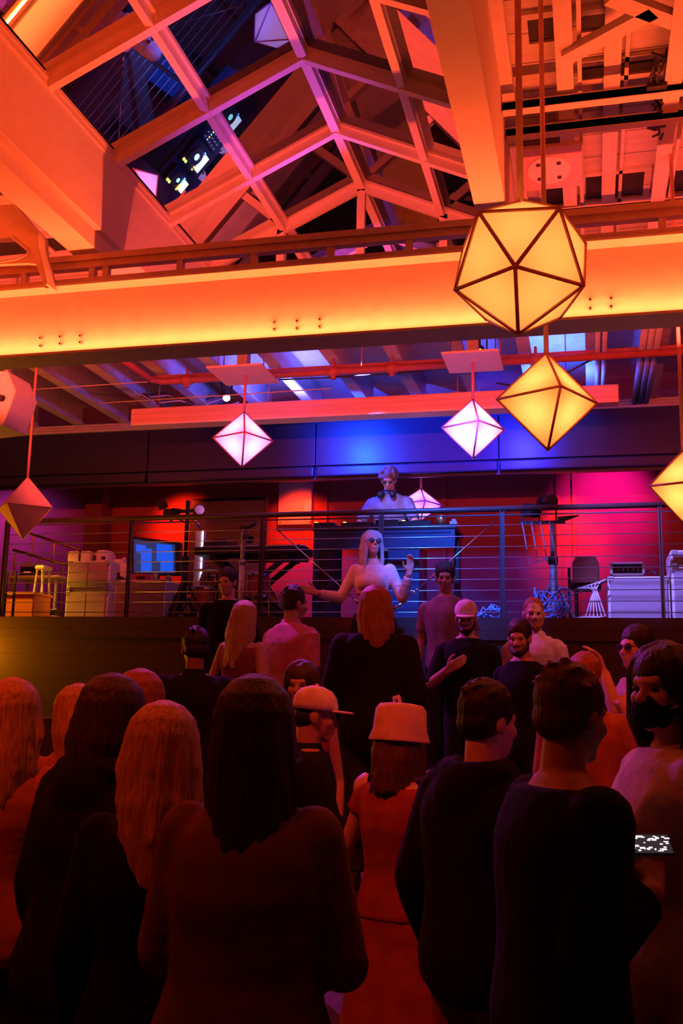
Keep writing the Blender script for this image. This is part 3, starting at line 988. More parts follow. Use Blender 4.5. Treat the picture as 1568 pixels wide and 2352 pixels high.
# ---- keyboard stand, keyboards, clutter
x0, x1, zt = sp_(462, 712, 1272, 9.9)
e = empty('keyboard_stand', ((x0 + x1) / 2, 9.9, SZ), 'black folding keyboard stand beside the DJ table', 'stand')
for yy in (9.7, 10.05):
    MB().bar((x0 + .2, yy, SZ + .03), (x1 - .2, yy, zt - .06), .04, .05).bar((x1 - .2, yy, SZ + .03), (x0 + .2, yy, zt - .06), .04, .05).build('leg_pair', MT['black'], e)
MB().bar((x0 + .2, 9.68, SZ + .03), (x0 + .2, 10.1, SZ + .03), .05, .05).bar((x1 - .2, 9.68, SZ + .03), (x1 - .2, 10.1, SZ + .03), .05, .05).build('foot_bar', MT['black'], e)
MB().bar((x0 + .2, 9.68, zt - .06), (x0 + .2, 10.1, zt - .06), .05, .05).bar((x1 - .2, 9.68, zt - .06), (x1 - .2, 10.1, zt - .06), .05, .05).build('top_bar', MT['black'], e)


def keyboard(x0, x1, y0, y1, z, h, label):
    e = empty('keyboard', ((x0 + x1) / 2, (y0 + y1) / 2, z), label, 'keyboard', 'keyboards on the stage')
    MB().cbox((x0, y0, z), (x1, y1, z + h), .01).build('body', MT['black'], e)
    wk, bk = MB(), MB()
    n = int((x1 - x0 - .16) / .024)
    for k in range(n):
        x = x0 + .08 + k * .024
        wk.cbox((x, y0 + .02, z + h), (x + .022, y0 + .16, z + h + .012), .002)
        if k % 7 not in (2, 6):
            bk.box((x + .016, y0 + .07, z + h + .01), (x + .03, y0 + .16, z + h + .022))
    wk.build('white_keys', MT['white'], e)
    bk.build('black_keys', MT['black'], e)
    for k in range(6):
        MB().cyl((x0 + .15 + k * .07, y1 - .07, z + h), (x0 + .15 + k * .07, y1 - .07, z + h + .016), .012, .01, 10).build('dial', MT['steel_mid'], e)


keyboard(x0, x1, 9.66, 10.0, zt - .035, .08, 'long black stage keyboard lying on the folding stand')
x0b, x1b, ztb = sp_(560, 700, 1258, 10.2)
keyboard(x0b, x1b, 10.08, 10.35, zt - .035, .11, 'shorter black keyboard just behind the long one')
xa, xb, _ = sp_(656, 706, 1250, 9.9, 1250)
pp = MB()
pp.loft([((xa + xb) / 2, 9.93, zt + .058, (xb - xa) / 2, .07), ((xa + xb) / 2, 9.93, zt + .075, (xb - xa) / 2 - .01, .06), ((xa + xb) / 2, 9.94, zt + .095, (xb - xa) / 2 - .05, .03)], 20)
tag(pp.build('crumpled_cloth', MT['paper'], smooth=True), 'crumpled white cloth lying on the long black keyboard', 'cloth')
cz = zt + .06
for i, (a, b, h, lab, rt) in enumerate(((470, 498, .06, 'small black effects box heaped at the near end of the keyboards', .2), (492, 525, .09, 'squat black effects box with a raised lid among the keyboard clutter', -.25), (522, 548, .05, 'flat black effects box at the edge of the keyboard clutter', .1))):
    xa, xb, _ = sp_(a, b, 1250, 9.85, 1250)
    bx = MB().cbox((xa, 9.8, cz), (xb, 9.93, cz + h), .008)
    o = bx.build('effects_box', MT['gloss_black'])
    o.rotation_euler.z = rt
    tag(o, lab, 'effects box', 'boxes on the keyboards')
    for k in range(3):
        MB().cyl((xa + .03 + k * .03, 9.84, cz + h), (xa + .03 + k * .03, 9.84, cz + h + .014), .009, .007, 8).build('dial', MT['redbox'], o)

# ---- mic stand pole with lamp, lit white column
q = P(559, 1215, Y=9.15)
e = empty('silver_stand', (q.x, 9.15, SZ), 'silver pole stand with a small clamp lamp in front of the keyboards', 'stand')
MB().cyl((q.x, 9.15, SZ + .03), (q.x, 9.15, SZ + .55), .028, .028, 14).cyl((q.x, 9.15, SZ + .55), (q.x, 9.15, q.z + .03), .021, .021, 14).build('pole', MT['white'], e, smooth=True)
MB().cyl((q.x, 9.15, SZ + .53), (q.x, 9.15, SZ + .58), .036, .036, 14).build('collar', MT['chrome'], e, smooth=True)
for a in (0, 120, 240):
    MB().bar((q.x, 9.15, SZ + .2), (q.x + .2 * math.cos(rad(a)), 9.15 + .2 * math.sin(rad(a)), SZ + .01), .025, .012).build('leg', MT['steel_mid'], e)
cl = MB().cbox((q.x - .03, 9.11, q.z - .02), (q.x + .03, 9.19, q.z + .03), .006).cyl((q.x + .02, 9.13, q.z - .08), (q.x + .1, 9.08, q.z - .12), .03, .042, 14).cyl((q.x + .02, 9.15, q.z), (q.x + .13, 9.13, q.z + .05), .012, .02, 10)
cl.build('clamp_lamp', MT['gloss_black'], e)
xa, xb, zt = sp_(446, 465, 1220, 10.2)
e = empty('light_column', ((xa + xb) / 2, 10.2, SZ), 'narrow white light column lit along one edge behind the keyboards', 'light')
MB().cbox((xa, 10.17, SZ), (xb, 10.26, zt), .008).build('body', MT['white'], e)
MB().box((xb - .012, 10.16, SZ + .5), (xb + .002, 10.17, zt)).build('lit_edge', mat_emit('cool_led', (.8, .7, 1), 4), e)

# ---- big dark display and beige board on the rear wall, with a painted reflection
xa, xb, zt = sp_(437, 611, 1104, 12.3, 1150)
e = empty('display_panel', ((xa + xb) / 2, 12.35, SZ), 'huge black display panel standing against the red wall', 'display')
MB().cbox((xa, 12.3, 3.0), (xb, 12.4, 4.28), .01).build('cabinet', MT['black'], e)
MB().box((xa + .03, 12.294, 3.03), (xb - .03, 12.3, 4.25)).build('screen', MT['gloss_black'], e)
MB().box((xa + .2, 12.25, SZ), (xa + .3, 12.5, 3.0)).box((xb - .3, 12.25, SZ), (xb - .2, 12.5, 3.0)).build('stand_foot', MT['black'], e)
xa, xb, zt = sp_(638, 714, 1104, 12.5, 1150)
zb = P(676, 1204, Y=12.5).z
e = empty('notice_board', ((xa + xb) / 2, 12.55, zb), 'tall beige board on the red wall beside the black display panel', 'board')
MB().cbox((xa, 12.52, zb), (xb, 12.604, max(zt, 4.3)), .006).build('panel', MT['board'], e)
q = P(706, 1164, Y=12.5)
MB().box((q.x - .05, 12.512, q.z - .1), (q.x + .05, 12.52, q.z + .1)).build('painted_reflection', MT['paper'], e)  # white patch painted in for a bright reflection on the board
for px, py in ((642, 1108), (710, 1108), (642, 1200), (710, 1198)):
    q = P(px, py, Y=12.5)
    MB().cyl((q.x, 12.525, q.z), (q.x, 12.51, q.z), .012, .01, 10).build('screw', MT['steel_dark'], e)

# ---- big screen with blue picture
e = empty('monitor', P(356, 1320, Y=9.95), 'flat monitor showing a blue picture on top of the pale speaker cabinet', 'monitor')
c4 = [P(302, 1231, Y=9.9), P(413, 1246, Y=10.1), P(413, 1322, Y=10.1), P(302, 1322, Y=9.9)]
MB().prism(c4, (.01, .05, 0)).build('case', MT['black'], e)


def lerp4(c, u, v):
    return (c[0] * (1 - u) + c[1] * u) * (1 - v) + (c[3] * (1 - u) + c[2] * u) * v


def quad_on(c, u0, v0, u1, v1, off):
    return [lerp4(c, u0, v0) + Vector((0, -off, 0)), lerp4(c, u1, v0) + Vector((0, -off, 0)), lerp4(c, u1, v1) + Vector((0, -off, 0)), lerp4(c, u0, v1) + Vector((0, -off, 0))]


MB().prism(quad_on(c4, .05, .08, .9, .93, .004), (0, .003, 0)).build('screen', mat_emit('screen_dark_blue', (.01, .03, .12), 1), e)
pic = MB()
for u0, v0, u1, v1 in ((.2, .28, .42, .9), (.52, .3, .86, .62), (.6, .62, .86, .9), (.1, .2, .3, .42), (.52, .12, .84, .3)):
    pic.prism(quad_on(c4, u0, v0, u1, v1, .007), (0, .002, 0))
pic.build('picture_patches', mat_emit('screen_bright_blue', (.0, .09, .75), 1.0), e)
MB().cyl(lerp4(c4, .5, 1) + Vector((0, .03, 0)), lerp4(c4, .5, 1) + Vector((0, .03, -.15)), .03).build('stand', MT['black'], e)


# ---- speaker cabinets
def cabinet(name, x0, x1, Y0, Y1, z0, z1, label, group, rows=1, front=None, side=None, cat='speaker'):
    e = empty(name, ((x0 + x1) / 2, (Y0 + Y1) / 2, z0), label, cat, group)
    MB().cbox((x0, Y0 + .02, z0), (x1, Y1, z1), .015).build('box', side or MT['cab_side'], e)
    g = MB()
    n = rows
    for k in range(n):
        xa_ = x0 + .02 + (x1 - x0 - .04) * k / n
        xb_ = x0 + .02 + (x1 - x0 - .04) * (k + 1) / n
        g.cbox((xa_ + .004, Y0, z0 + .03), (xb_ - .004, Y0 + .03, z1 - .02), .006)
    g.build('front_grille', front or MT['cloth_grille'], e)
    for xx in (x0 + .01, x1 - .06):
        for zz in (z0, z1 - .05):
            MB().cbox((xx, Y0 - .004, zz), (xx + .05, Y0 + .05, zz + .05), .008).build('corner_guard', MT['steel_mid'], e)
    MB().cbox(((x1 - .004), (Y0 + Y1) / 2 - .09, (z0 + z1) / 2), (x1 + .006, (Y0 + Y1) / 2 + .09, (z0 + z1) / 2 + .07), .004).build('side_handle', MT['black'], e)
    return e


xa, xb, zt = sp_(152, 250, 1288, 9.75)
zm = SZ + (zt - SZ) * .52
cabinet('speaker_cabinet', xa, xb, 9.75, 10.3, SZ, zm, 'lower pale speaker cabinet of the tall double stack near the yellow corner', 'speaker cabinets on the stage', 2)
cabinet('speaker_cabinet', xa, xb, 9.75, 10.3, zm, zt, 'upper pale speaker cabinet of the tall double stack, under the orange cases', 'speaker cabinets on the stage', 2)
ztop = zt
xa, xb, zt = sp_(155, 208, 1253, 9.85, 1270)
e = empty('equipment_case', ((xa + xb) / 2, 10, ztop), 'orange-lit case with a dark strap on top of the tall stack', 'case', 'cases on the tall stack')
MB().cbox((xa, 9.85, ztop), (xb, 10.15, ztop + .125), .02).build('shell', MT['cab_side'], e)
MB().box((xa + (xb - xa) * .5, 9.845, ztop), (xa + (xb - xa) * .58, 10.155, ztop + .128)).build('strap', MT['black'], e)
xa, xb, zt = sp_(209, 249, 1250, 9.85, 1270)
e = empty('equipment_case', ((xa + xb) / 2, 10, ztop), 'rounded orange-lit case beside the strapped one on the tall stack', 'case', 'cases on the tall stack')
MB().loft([((xa + xb) / 2, 9.98, ztop, (xb - xa) / 2, .13), ((xa + xb) / 2, 9.98, ztop + .09, (xb - xa) / 2, .13), ((xa + xb) / 2, 9.98, ztop + .135, (xb - xa) / 2 - .03, .1)], 24).build('shell', MT['cab_side'], e)
MB().cbox((xa + .03, 9.84, ztop + .02), (xa + .06, 9.87, ztop + .07), .004).cbox((xb - .08, 9.84, ztop + .03), (xb - .04, 9.87, ztop + .06), .004).build('latch', MT['steel_dark'], e)
xa, xb, zt = sp_(250, 284, 1284, 10.0)
xa += .04
xb += .03
e = empty('white_case', ((xa + xb) / 2, 10.1, SZ), 'chamfered white case standing against the side of the tall stack', 'case')
pf = [(xa, 10.0, SZ), (xb, 10.0, SZ), (xb, 10.0, zt - .08), ((xa * .4 + xb * .6), 10.0, zt), (xa, 10.0, zt)]
MB().prism(pf, (0, .3, 0)).build('shell', MT['white'], e, bevel=.01)
MB().cyl(((xa + xb) / 2, 10.1, zt - .03), ((xa + xb) / 2, 10.1, zt + .03), .025, .02, 12).build('cap', MT['white'], e)
xa, xb, zt = sp_(263, 366, 1331, 9.3)
xr = P(407, 1370, Y=9.75).x
cabinet('speaker_cabinet', xa, xb + .07, 9.3, 9.9, SZ, zt, 'low pale speaker cabinet with a violet-lit side under the blue monitor', 'speaker cabinets on the stage', 1)
CZT = zt
xa2, xb2, _ = sp_(306, 350, 1312, 9.5, 1318)
o = tag(MB().cbox((xa2, 9.45, CZT), (xb2, 9.6, CZT + .075), .01).build('red_case', MT['redbox']), 'small red case lying on the cabinet below the blue monitor', 'case')
MB().box((xa2 + .06, 9.445, CZT + .02), (xb2 - .06, 9.452, CZT + .05)).build('latch', MT['black'], o)
xa2, xb2, _ = sp_(352, 362, 1312, 9.45, 1318)
tag(MB().lathe(((xa2 + xb2) / 2, 9.45, CZT), [(.02, 0), (.024, .01), (.024, .07), (.018, .08), (.017, .078)], 16).build('drink_can', MT['brass'], smooth=True), 'gold drink can beside the small red case', 'can')
tag(MB().lathe((xb2 + .1, 9.5, CZT), [(.03, 0), (.034, .05), (.03, .055), (.012, .07)], 16).build('tape_roll', MT['brass'], smooth=True), 'brass-coloured tape roll on the cabinet edge below the monitor', 'tape roll')
xa2, xb2, _ = sp_(268, 300, 1312, 9.5, 1318)
tag(MB().prism([(xa2, 9.45, CZT), (xb2, 9.45, CZT), (xa2 + .05, 9.45, CZT + .06)], (0, .12, 0)).build('pedal', MT['gloss_black']), 'black wedge pedal on the front corner of the cabinet below the monitor', 'pedal')

# right-hand cabinets
xa, xb, zt = sp_(1394, 1538, 1323, 9.5)
cabinet('speaker_cabinet', xa, xb, 9.5, 10.1, SZ, zt, 'wide pale bass cabinet carrying the small amplifier', 'speaker cabinets on the stage', 1)
xc, xd, za = sp_(1401, 1480, 1291, 9.55, 1305)
e = empty('amplifier', ((xc + xd) / 2, 9.7, zt), 'small amplifier in a pale sleeve with a black grille on the bass cabinet', 'amplifier')
s = MB()
s.cbox((xc, 9.55, zt + .012), (xd, 9.9, zt + .03), .004).cbox((xc, 9.55, za - .018), (xd, 9.9, za), .004).cbox((xc, 9.55, zt + .012), (xc + .022, 9.9, za), .004).cbox((xd - .022, 9.55, zt + .012), (xd, 9.9, za), .004)
s.build('sleeve', MT['cab_side'], e)
MB().box((xc + .02, 9.58, zt + .028), (xd - .02, 9.88, za - .016)).build('chassis', MT['black'], e)
for k in range(4):
    xx = xc + .04 if k % 2 else xd - .04
    MB().cyl((xx, 9.6 + .25 * (k // 2), zt), (xx, 9.6 + .25 * (k // 2), zt + .014), .012).build('foot', MT['black'], e)
for k in range(5):
    MB().cyl((xc + .07 + k * .045, 9.58, (zt + za) / 2), (xc + .07 + k * .045, 9.568, (zt + za) / 2), .01, .008, 10).build('dial', MT['steel_mid'], e)
run('amplifier_cable', [(xd, 9.8, zt + .05), (xd + .05, 9.75, zt + .09), (xd + .1, 9.7, zt + .05), (xd + .12, 9.7, zt + .008)], .008, MT['wire'], 'short black cable curling out beside the small amplifier', 'cable')
xa, xb, zt = sp_(1541, 1640, 1262, 9.5)
zm = P(1560, 1300, Y=9.5).z
cabinet('speaker_cabinet', xa, xb, 9.5, 10.1, SZ, zm, 'pale speaker cabinet cut by the picture edge, lower of its pair', 'speaker cabinets on the stage', 1)
cabinet('speaker_cabinet', xa, xb, 9.5, 10.1, zm, zt, 'pale speaker top cut by the picture edge, resting on the lower cabinet', 'speaker cabinets on the stage', 1)

# ---- high-backed chair
xa, xb, zt = sp_(1314, 1376, 1280, 9.9)
e = empty('high_backed_chair', ((xa + xb) / 2, 10.0, SZ), 'dark padded high-backed chair between the blue tripod and the bass cabinet', 'chair')
MB().loft([((xa + xb) / 2, 9.9, SZ + .42, (xb - xa) / 2, .05), ((xa + xb) / 2, 9.9, zt - .06, (xb - xa) / 2, .05), ((xa + xb) / 2, 9.9, zt, (xb - xa) / 2 - .03, .04)], 24).build('backrest', MT['maroon'], e)
MB().cbox((xa - .02, 9.93, SZ + .38), (xb + .02, 10.35, SZ + .46), .03).build('seat', MT['maroon'], e)
for xx in (xa + .03, xb - .03):
    for yy in (9.92, 10.32):
        MB().cyl((xx, yy, SZ), (xx, yy, SZ + .4), .014).build('leg', MT['black'], e)
MB().bar((xa - .03, 9.93, SZ), (xa - .03, 9.93, zt - .1), .03, .03).build('side_upright', MT['black'], e)


# ---- moving light / camera poles
def head_light(c, s, aim):
    d = Vector(aim).normalized()
    return c - d * .09 * s, c + d * .09 * s


def pole_stand(px, ybase_top, Y, label, ma, spread, group, thick):
    q = P(px, ybase_top, Y=Y)
    e = empty('tripod_stand', (q.x, Y, SZ), label, 'tripod', group)
    MB().cyl((q.x, Y, SZ + .18), (q.x, Y, SZ + .62), thick, thick, 14).build('lower_tube', ma, e, smooth=True)
    MB().cyl((q.x, Y, SZ + .58), (q.x, Y, q.z), thick * .72, thick * .72, 14).build('upper_tube', ma, e, smooth=True)
    MB().cyl((q.x, Y, SZ + .56), (q.x, Y, SZ + .63), thick * 1.4, thick * 1.4, 14).build('collar', MT['black'], e, smooth=True)
    for a in (30, 150, 270):
        MB().bar((q.x, Y, SZ + .42), (q.x + spread * math.cos(rad(a)), Y + spread * math.sin(rad(a)), SZ + .012), .03, .018).build('leg', ma, e)
    return e, q


e, q = pole_stand(1268, 1200, 9.55, 'tall blue-lit tripod carrying two lamps beside the red wall', MT['steel_mid'], .24, 'lamp tripods', .034)
MB().bar((q.x - .3, 9.55, q.z), (q.x + .12, 9.55, q.z), .05, .03).build('crossbar', MT['black'], e)
MB().prism([(q.x + .05, 9.52, q.z + .05), (q.x + .25, 9.52, q.z + .062), (q.x + .05, 9.52, q.z - .01)], (0, .06, 0)).build('wing', MT['black'], e)
for k, (dx, dz, lab) in enumerate(((-.2, .12, 'bulky black lamp head on the blue-lit tripod, over its cross bar end'), (-.04, .2, 'ribbed black lamp head on top of the blue-lit tripod'))):
    c = Vector((q.x + dx, 9.55, q.z + dz))
    l = empty('lamp_head', c, lab, 'lamp', 'lamps on the tripods')
    d = Vector((.5 if k else -.4, -.85, -.1)).normalized()
    MB().cyl(c - d * .1, c + d * .08, .05, .068, 16).build('housing', MT['gloss_black'], l, smooth=True)
    fins = MB()
    for j in range(5):
        fins.cyl(c - d * (.02 + j * .018), c - d * (.026 + j * .018), .066, .066, 16)
    fins.build('cooling_fins', MT['black'], l)
    MB().cyl(c + d * .08, c + d * .083, .058, .058, 16).build('lens', MT['gloss_black'], l)
    MB().bar(c + Vector((-.08, 0, -.0)), c + Vector((-.08, 0, -dz)), .012, .03).bar(c + Vector((.08, 0, 0)), c + Vector((.08, 0, -dz)), .012, .03).build('yoke', MT['black'], l)
for k in range(4):
    r0 = random.Random(k)
    x_ = q.x - .28 + k * .085
    run('hanging_cable', [(x_, 9.52, q.z), (x_ + .03, 9.5, q.z - .18), (x_ + .06, 9.51, q.z - .4), (q.x - .04, 9.53, SZ + .62)], .006, MT['greywire'], 'thin cable hanging from the cross bar of the blue-lit tripod', 'cable', 'cables of the tripod')
e, q = pole_stand(432, 1150, 9.25, 'black tripod with two small lamps in front of the black display', MT['black'], .24, 'lamp tripods', .03)
MB().bar((q.x - .26, 9.25, q.z - .12), (q.x + .1, 9.25, q.z - .1), .03, .03).bar((q.x - .2, 9.25, q.z - .14), (q.x + .02, 9.25, q.z - .24), .018, .018).build('crossbar', MT['black'], e)
c = P(394, 1180, Y=9.25)
l = empty('lamp_head', c, 'small square black lamp with an open flap on the black tripod', 'lamp', 'lamps on the tripods')
MB().cbox(c + Vector((-.07, -.05, -.03)), c + Vector((.07, .05, .045)), .01).build('housing', MT['black'], l)
MB().bar(c + Vector((-.06, -.06, .04)), c + Vector((-.085, -.07, .11)), .1, .008, up=(0, 1, 0)).bar(c + Vector((.07, -.06, .02)), c + Vector((.1, -.1, .03)), .1, .008).build('flap', MT['black'], l)
MB().bar(c + Vector((0, 0, -.03)), c + Vector((0, 0, -.09)), .02, .02).build('bracket', MT['black'], l)
c = P(456, 1185, Y=9.25)
l = empty('lamp_head', c, 'shiny black lamp with glinting fittings just beside the black tripod pole', 'lamp', 'lamps on the tripods')
MB().cyl(c + Vector((-.03, .06, .03)), c + Vector((.03, -.06, .05)), .05, .06, 16).build('housing', MT['gloss_black'], l, smooth=True)
MB().limb([c + Vector((-.05, 0, -.02)), c + Vector((0, -.04, -.08)), c + Vector((.02, 0, -.12))], [.018, .022, .014], 10).build('bracket', MT['chrome'], l, smooth=True)
MB().cyl(c + Vector((.03, -.06, .05)), c + Vector((.032, -.064, .051)), .05, .05, 16).build('lens', MT['chrome'], l)

# ---- drum kit
def drum(px0, px1, ytop, ybot, Y, label, ma):
    a, b, zt = sp_(px0, px1, ytop, Y, (ytop + ybot) / 2)
    zb = P((px0 + px1) / 2, ybot, Y=Y).z
    r = (b - a) / 2
    c = Vector(((a + b) / 2, Y, zb))
    e = empty('drum', (c.x, c.y, SZ), label, 'drum', 'drums of the kit')
    MB().lathe(c, [(r * .97, 0), (r * .97, zt - zb)], 28).build('shell', ma, e, smooth=False)
    MB().lathe(c + Vector((0, 0, zt - zb)), [(r * .96, 0), (r * .96, .006), (.01, .008)], 28).build('drumhead', MT['drumhead'], e)
    h = MB()
    h.lathe(c + Vector((0, 0, zt - zb - .02)), [(r, 0), (r * 1.04, .004), (r * 1.04, .026), (r, .03)], 28)
    h.build('hoop', MT['chrome'], e)
    MB().lathe(c + Vector((0, 0, -.005)), [(r, 0), (r * 1.04, .004), (r * 1.04, .022), (r, .026)], 28).build('hoop', MT['chrome'], e)
    for k in range(6):
        t = rad(60 * k + 15)
        p = c + Vector((r * 1.03 * math.cos(t), r * 1.03 * math.sin(t), 0))
        MB().limb([p + Vector((0, 0, .02)), p + Vector((0, 0, (zt - zb) * .5)), p + Vector((0, 0, zt - zb - .02))], [.005, .012, .005], 8).build('lug', MT['chrome'], e)
    for k in range(3):
        t = rad(120 * k + 40)
        p = c + Vector((r * math.cos(t), r * math.sin(t), .03))
        MB().limb([p, (p.x + .02 * math.cos(t), p.y + .02 * math.sin(t), SZ + .006)], [.008, .008], 8).build('leg', MT['chrome'], e)
    return e


drum(556, 617, 1321, 1372, 9.4, 'pale-rimmed snare drum under the silver pole', MT['drum'])
drum(505, 550, 1330, 1378, 9.55, 'red tom drum behind the clutter beside the snare', MT['drum'])
drum(462, 505, 1322, 1350, 9.75, 'shallow red drum under the dark cymbal', MT['drum'])
drum(440, 492, 1352, 1408, 9.5, 'deep red floor drum beside the low cabinet cables', MT['drum'])
q = P(545, 1390, Y=9.9)
kd = empty('bass_drum', (q.x, 10.65, SZ), 'red bass drum standing on its edge at the back of the kit', 'drum')
MB().cyl((q.x, 10.5, SZ + .26), (q.x, 10.85, SZ + .26), .25, .25, 28).build('shell', MT['drum'], kd)
MB().cyl((q.x, 10.49, SZ + .26), (q.x, 10.5, SZ + .26), .235, .235, 28).build('drumhead', MT['drumhead'], kd)
MB().cyl((q.x, 10.47, SZ + .26), (q.x, 10.5, SZ + .26), .262, .262, 28).build('hoop', MT['chrome'], kd)


def cymbal(px, py, Y, r, label, tilt):
    c = P(px, py, Y=Y)
    e = empty('cymbal_stand', (c.x, Y, SZ), label, 'cymbal', 'cymbals of the kit')
    m_ = MB().lathe((0, 0, 0), [(.006, .03), (.03, .028), (.045, .012), (r * .6, .004), (r, -.012), (r, -.015), (r * .5, 0), (.006, .01)], 30)
    Mr = Matrix.Rotation(rad(tilt), 3, 'X')
    m_.v = [c + Mr @ p for p in m_.v]
    m_.build('cymbal', MT['brass'], e, smooth=True)
    MB().cyl((c.x, Y, SZ + .15), c + Vector((0, 0, .05)), .009, .008, 10).build('pole', MT['chrome'], e)
    for a in (90, 210, 330):
        MB().bar((c.x, Y, SZ + .3), (c.x + .15 * math.cos(rad(a)), Y + .15 * math.sin(rad(a)), SZ + .008), .018, .01).build('leg', MT['chrome'], e)


cymbal(476, 1308, 9.62, .17, 'dark cymbal tilted over the shallow red drum', 6)

# ---- yellow corner: stair rails, mixer, orange crate, table
xa, xb, zt = sp_(20, 140, 1322, 10.4)
e = empty('work_table', ((xa + xb) / 2, 10.55, SZ), 'plain table in the yellow-lit corner carrying a black mixing rack', 'table')
MB().cbox((xa, 10.35, zt - .03), (xb, 10.8, zt), .006).build('tabletop', MT['board'], e)
for xx in (xa + .05, xb - .05):
    for yy in (10.4, 10.75):
        MB().bar((xx, yy, SZ), (xx, yy, zt - .03), .03, .03).build('leg', MT['steel_mid'], e)
xc, xd, za = sp_(46, 80, 1302, 10.45, 1310)
e = empty('rack_unit', ((xc + xd) / 2, 10.55, zt), 'black rack unit with a lit slot on the yellow-lit table', 'rack')
MB().cbox((xc, 10.45, zt), (xd, 10.65, za), .006).build('case', MT['black'], e)
MB().box((xc + .05, 10.444, zt + .035), (xd - .05, 10.45, zt + .055)).build('slot', mat_emit('slot_glow', (1, .2, .1), .5), e)
xc2, xd2, zb2 = sp_(50, 78, 1290, 10.5, 1296)
tag(MB().cbox((xc2, 10.47, za), (xd2, 10.62, za + .05), .008).build('small_box', MT['pink']), 'small pinkish box on top of the black rack unit', 'box')
xc, xd, za = sp_(105, 127, 1304, 10.3, 1310)
e = empty('folding_stool', ((xc + xd) / 2, 10.15, SZ), 'violet-topped stool with thin legs in the yellow-lit corner', 'stool')
MB().cbox((xc, 10.05, za - .05), (xd, 10.25, za), .02).build('seat', MT['cab_side'], e)
for xx, dx in ((xc + .03, -.05), (xd - .03, .05)):
    for yy in (10.07, 10.22):
        MB().cyl((xx + dx, yy, SZ), (xx, yy, za - .05), .012).build('leg', MT['greywire'], e)
MB().cyl((xc - .0, 10.07, SZ + .2), (xd + .0, 10.07, SZ + .2), .009).build('stretcher', MT['greywire'], e)
xc, xd, za = sp_(10, 78, 1362, 9.5, 1372)
zb2 = SZ
e = empty('orange_crate', ((xc + xd) / 2, 9.65, SZ), 'flat orange crate on the stage floor in the yellow-lit corner', 'crate')
MB().cbox((xc, 9.5, SZ + .02), (xd, 9.85, za), .012).build('box', MT['orange'], e)
MB().cbox((xc - .015, 9.485, za - .02), (xd + .015, 9.865, za + .01), .006).build('rim', MT['orange'], e)
for xx in (xc + .05, xd - .05):
    MB().box((xx - .03, 9.52, SZ), (xx + .03, 9.83, SZ + .02)).build('foot', MT['black'], e)
for i, (a, b, lab) in enumerate((((70, 1226), (182, 1262), 'upper yellow handrail sloping down beyond the tall stack'), ((30, 1263), (152, 1297), 'lower yellow handrail sloping down to the tall stack'))):
    yy = 11.2 + .3 * (1 - i)
    p0, p1 = P(*a, Y=yy), P(*b, Y=yy)
    e = empty('stair_handrail', (p1.x, yy, SZ), lab, 'handrail', 'handrails in the yellow corner')
    MB().tube([p0, p1], .018, 10).build('rail', MT['brass'], e, smooth=True)
    for t in (.05, .5, .95):
        p = p0.lerp(p1, t)
        MB().cyl((p.x, yy, SZ), p, .012).build('baluster', MT['brass'], e)
xc, xd, za = sp_(80, 145, 1372, 10.1, 1390)
e = empty('low_platform', ((xc + xd) / 2, 10.05, SZ), 'low yellow-lit platform strewn with gear beside the tall stack', 'platform')
MB().cbox((xc - .3, 9.9, SZ + .05), (xd, 10.25, SZ + .1), .008).build('deck', MT['board'], e)
for xx in (xc - .25, xd - .05):
    MB().box((xx - .03, 9.93, SZ), (xx + .03, 10.22, SZ + .05)).build('foot', MT['steel_mid'], e)
for i, (px, w, h, lab) in enumerate(((92, .07, .09, 'small black pedal at the outer end of the low yellow platform'), (108, .06, .05, 'flat black pedal in the middle of the low yellow platform'), (128, .07, .07, 'black pedal on the low yellow platform next to the tall stack'))):
    q = P(px, 1385, Y=10.0)
    o = tag(MB().cbox((q.x - w / 2, 9.95, SZ + .1), (q.x + w / 2, 10.08, SZ + .1 + h), .008).build('pedal', MT['gloss_black']), lab, 'pedal', 'pedals on the platform')
    MB().cyl((q.x, 10.0, SZ + .1 + h), (q.x, 10.0, SZ + .115 + h), .014).build('switch', MT['chrome'], o)
e = empty('metal_barrier', (P(30, 1400, Y=9.2).x, 9.25, SZ), 'dark tube barrier behind the end post in the yellow-lit corner', 'barrier')
xa, xb = P(14, 1350, Y=9.25).x, P(34, 1350, Y=9.25).x
MB().tube([(xa, 9.25, SZ), (xa, 9.25, SZ + .5), (xb, 9.25, SZ + .5), (xb, 9.25, SZ)], .014, 8).build('hoop', MT['steel_dark'], e, smooth=True)
MB().cyl((xa, 9.25, SZ + .25), (xb, 9.25, SZ + .25), .01).build('crossbar', MT['steel_dark'], e)


# ---- cables on the stage floor
def coil(name, px, Y, n, spread, ma, label, group, r=.008, h=.12, seed=1):
    c = P(px, 1405, Y=Y)
    rr = random.Random(seed)
    for i in range(n):
        pts = []
        a = rr.uniform(0, 6)
        R0 = rr.uniform(.4, 1) * spread
        for k in range(16):
            t = k / 15
            pts.append((c.x + R0 * math.cos(a + t * 6.5) + rr.uniform(-.02, .02), Y + R0 * .5 * math.sin(a + t * 6.5), SZ + .012 + abs(math.sin(t * 5 + a)) * h * rr.uniform(.3, 1)))
        run(name, pts, r, ma, label, 'cable', group, 6)


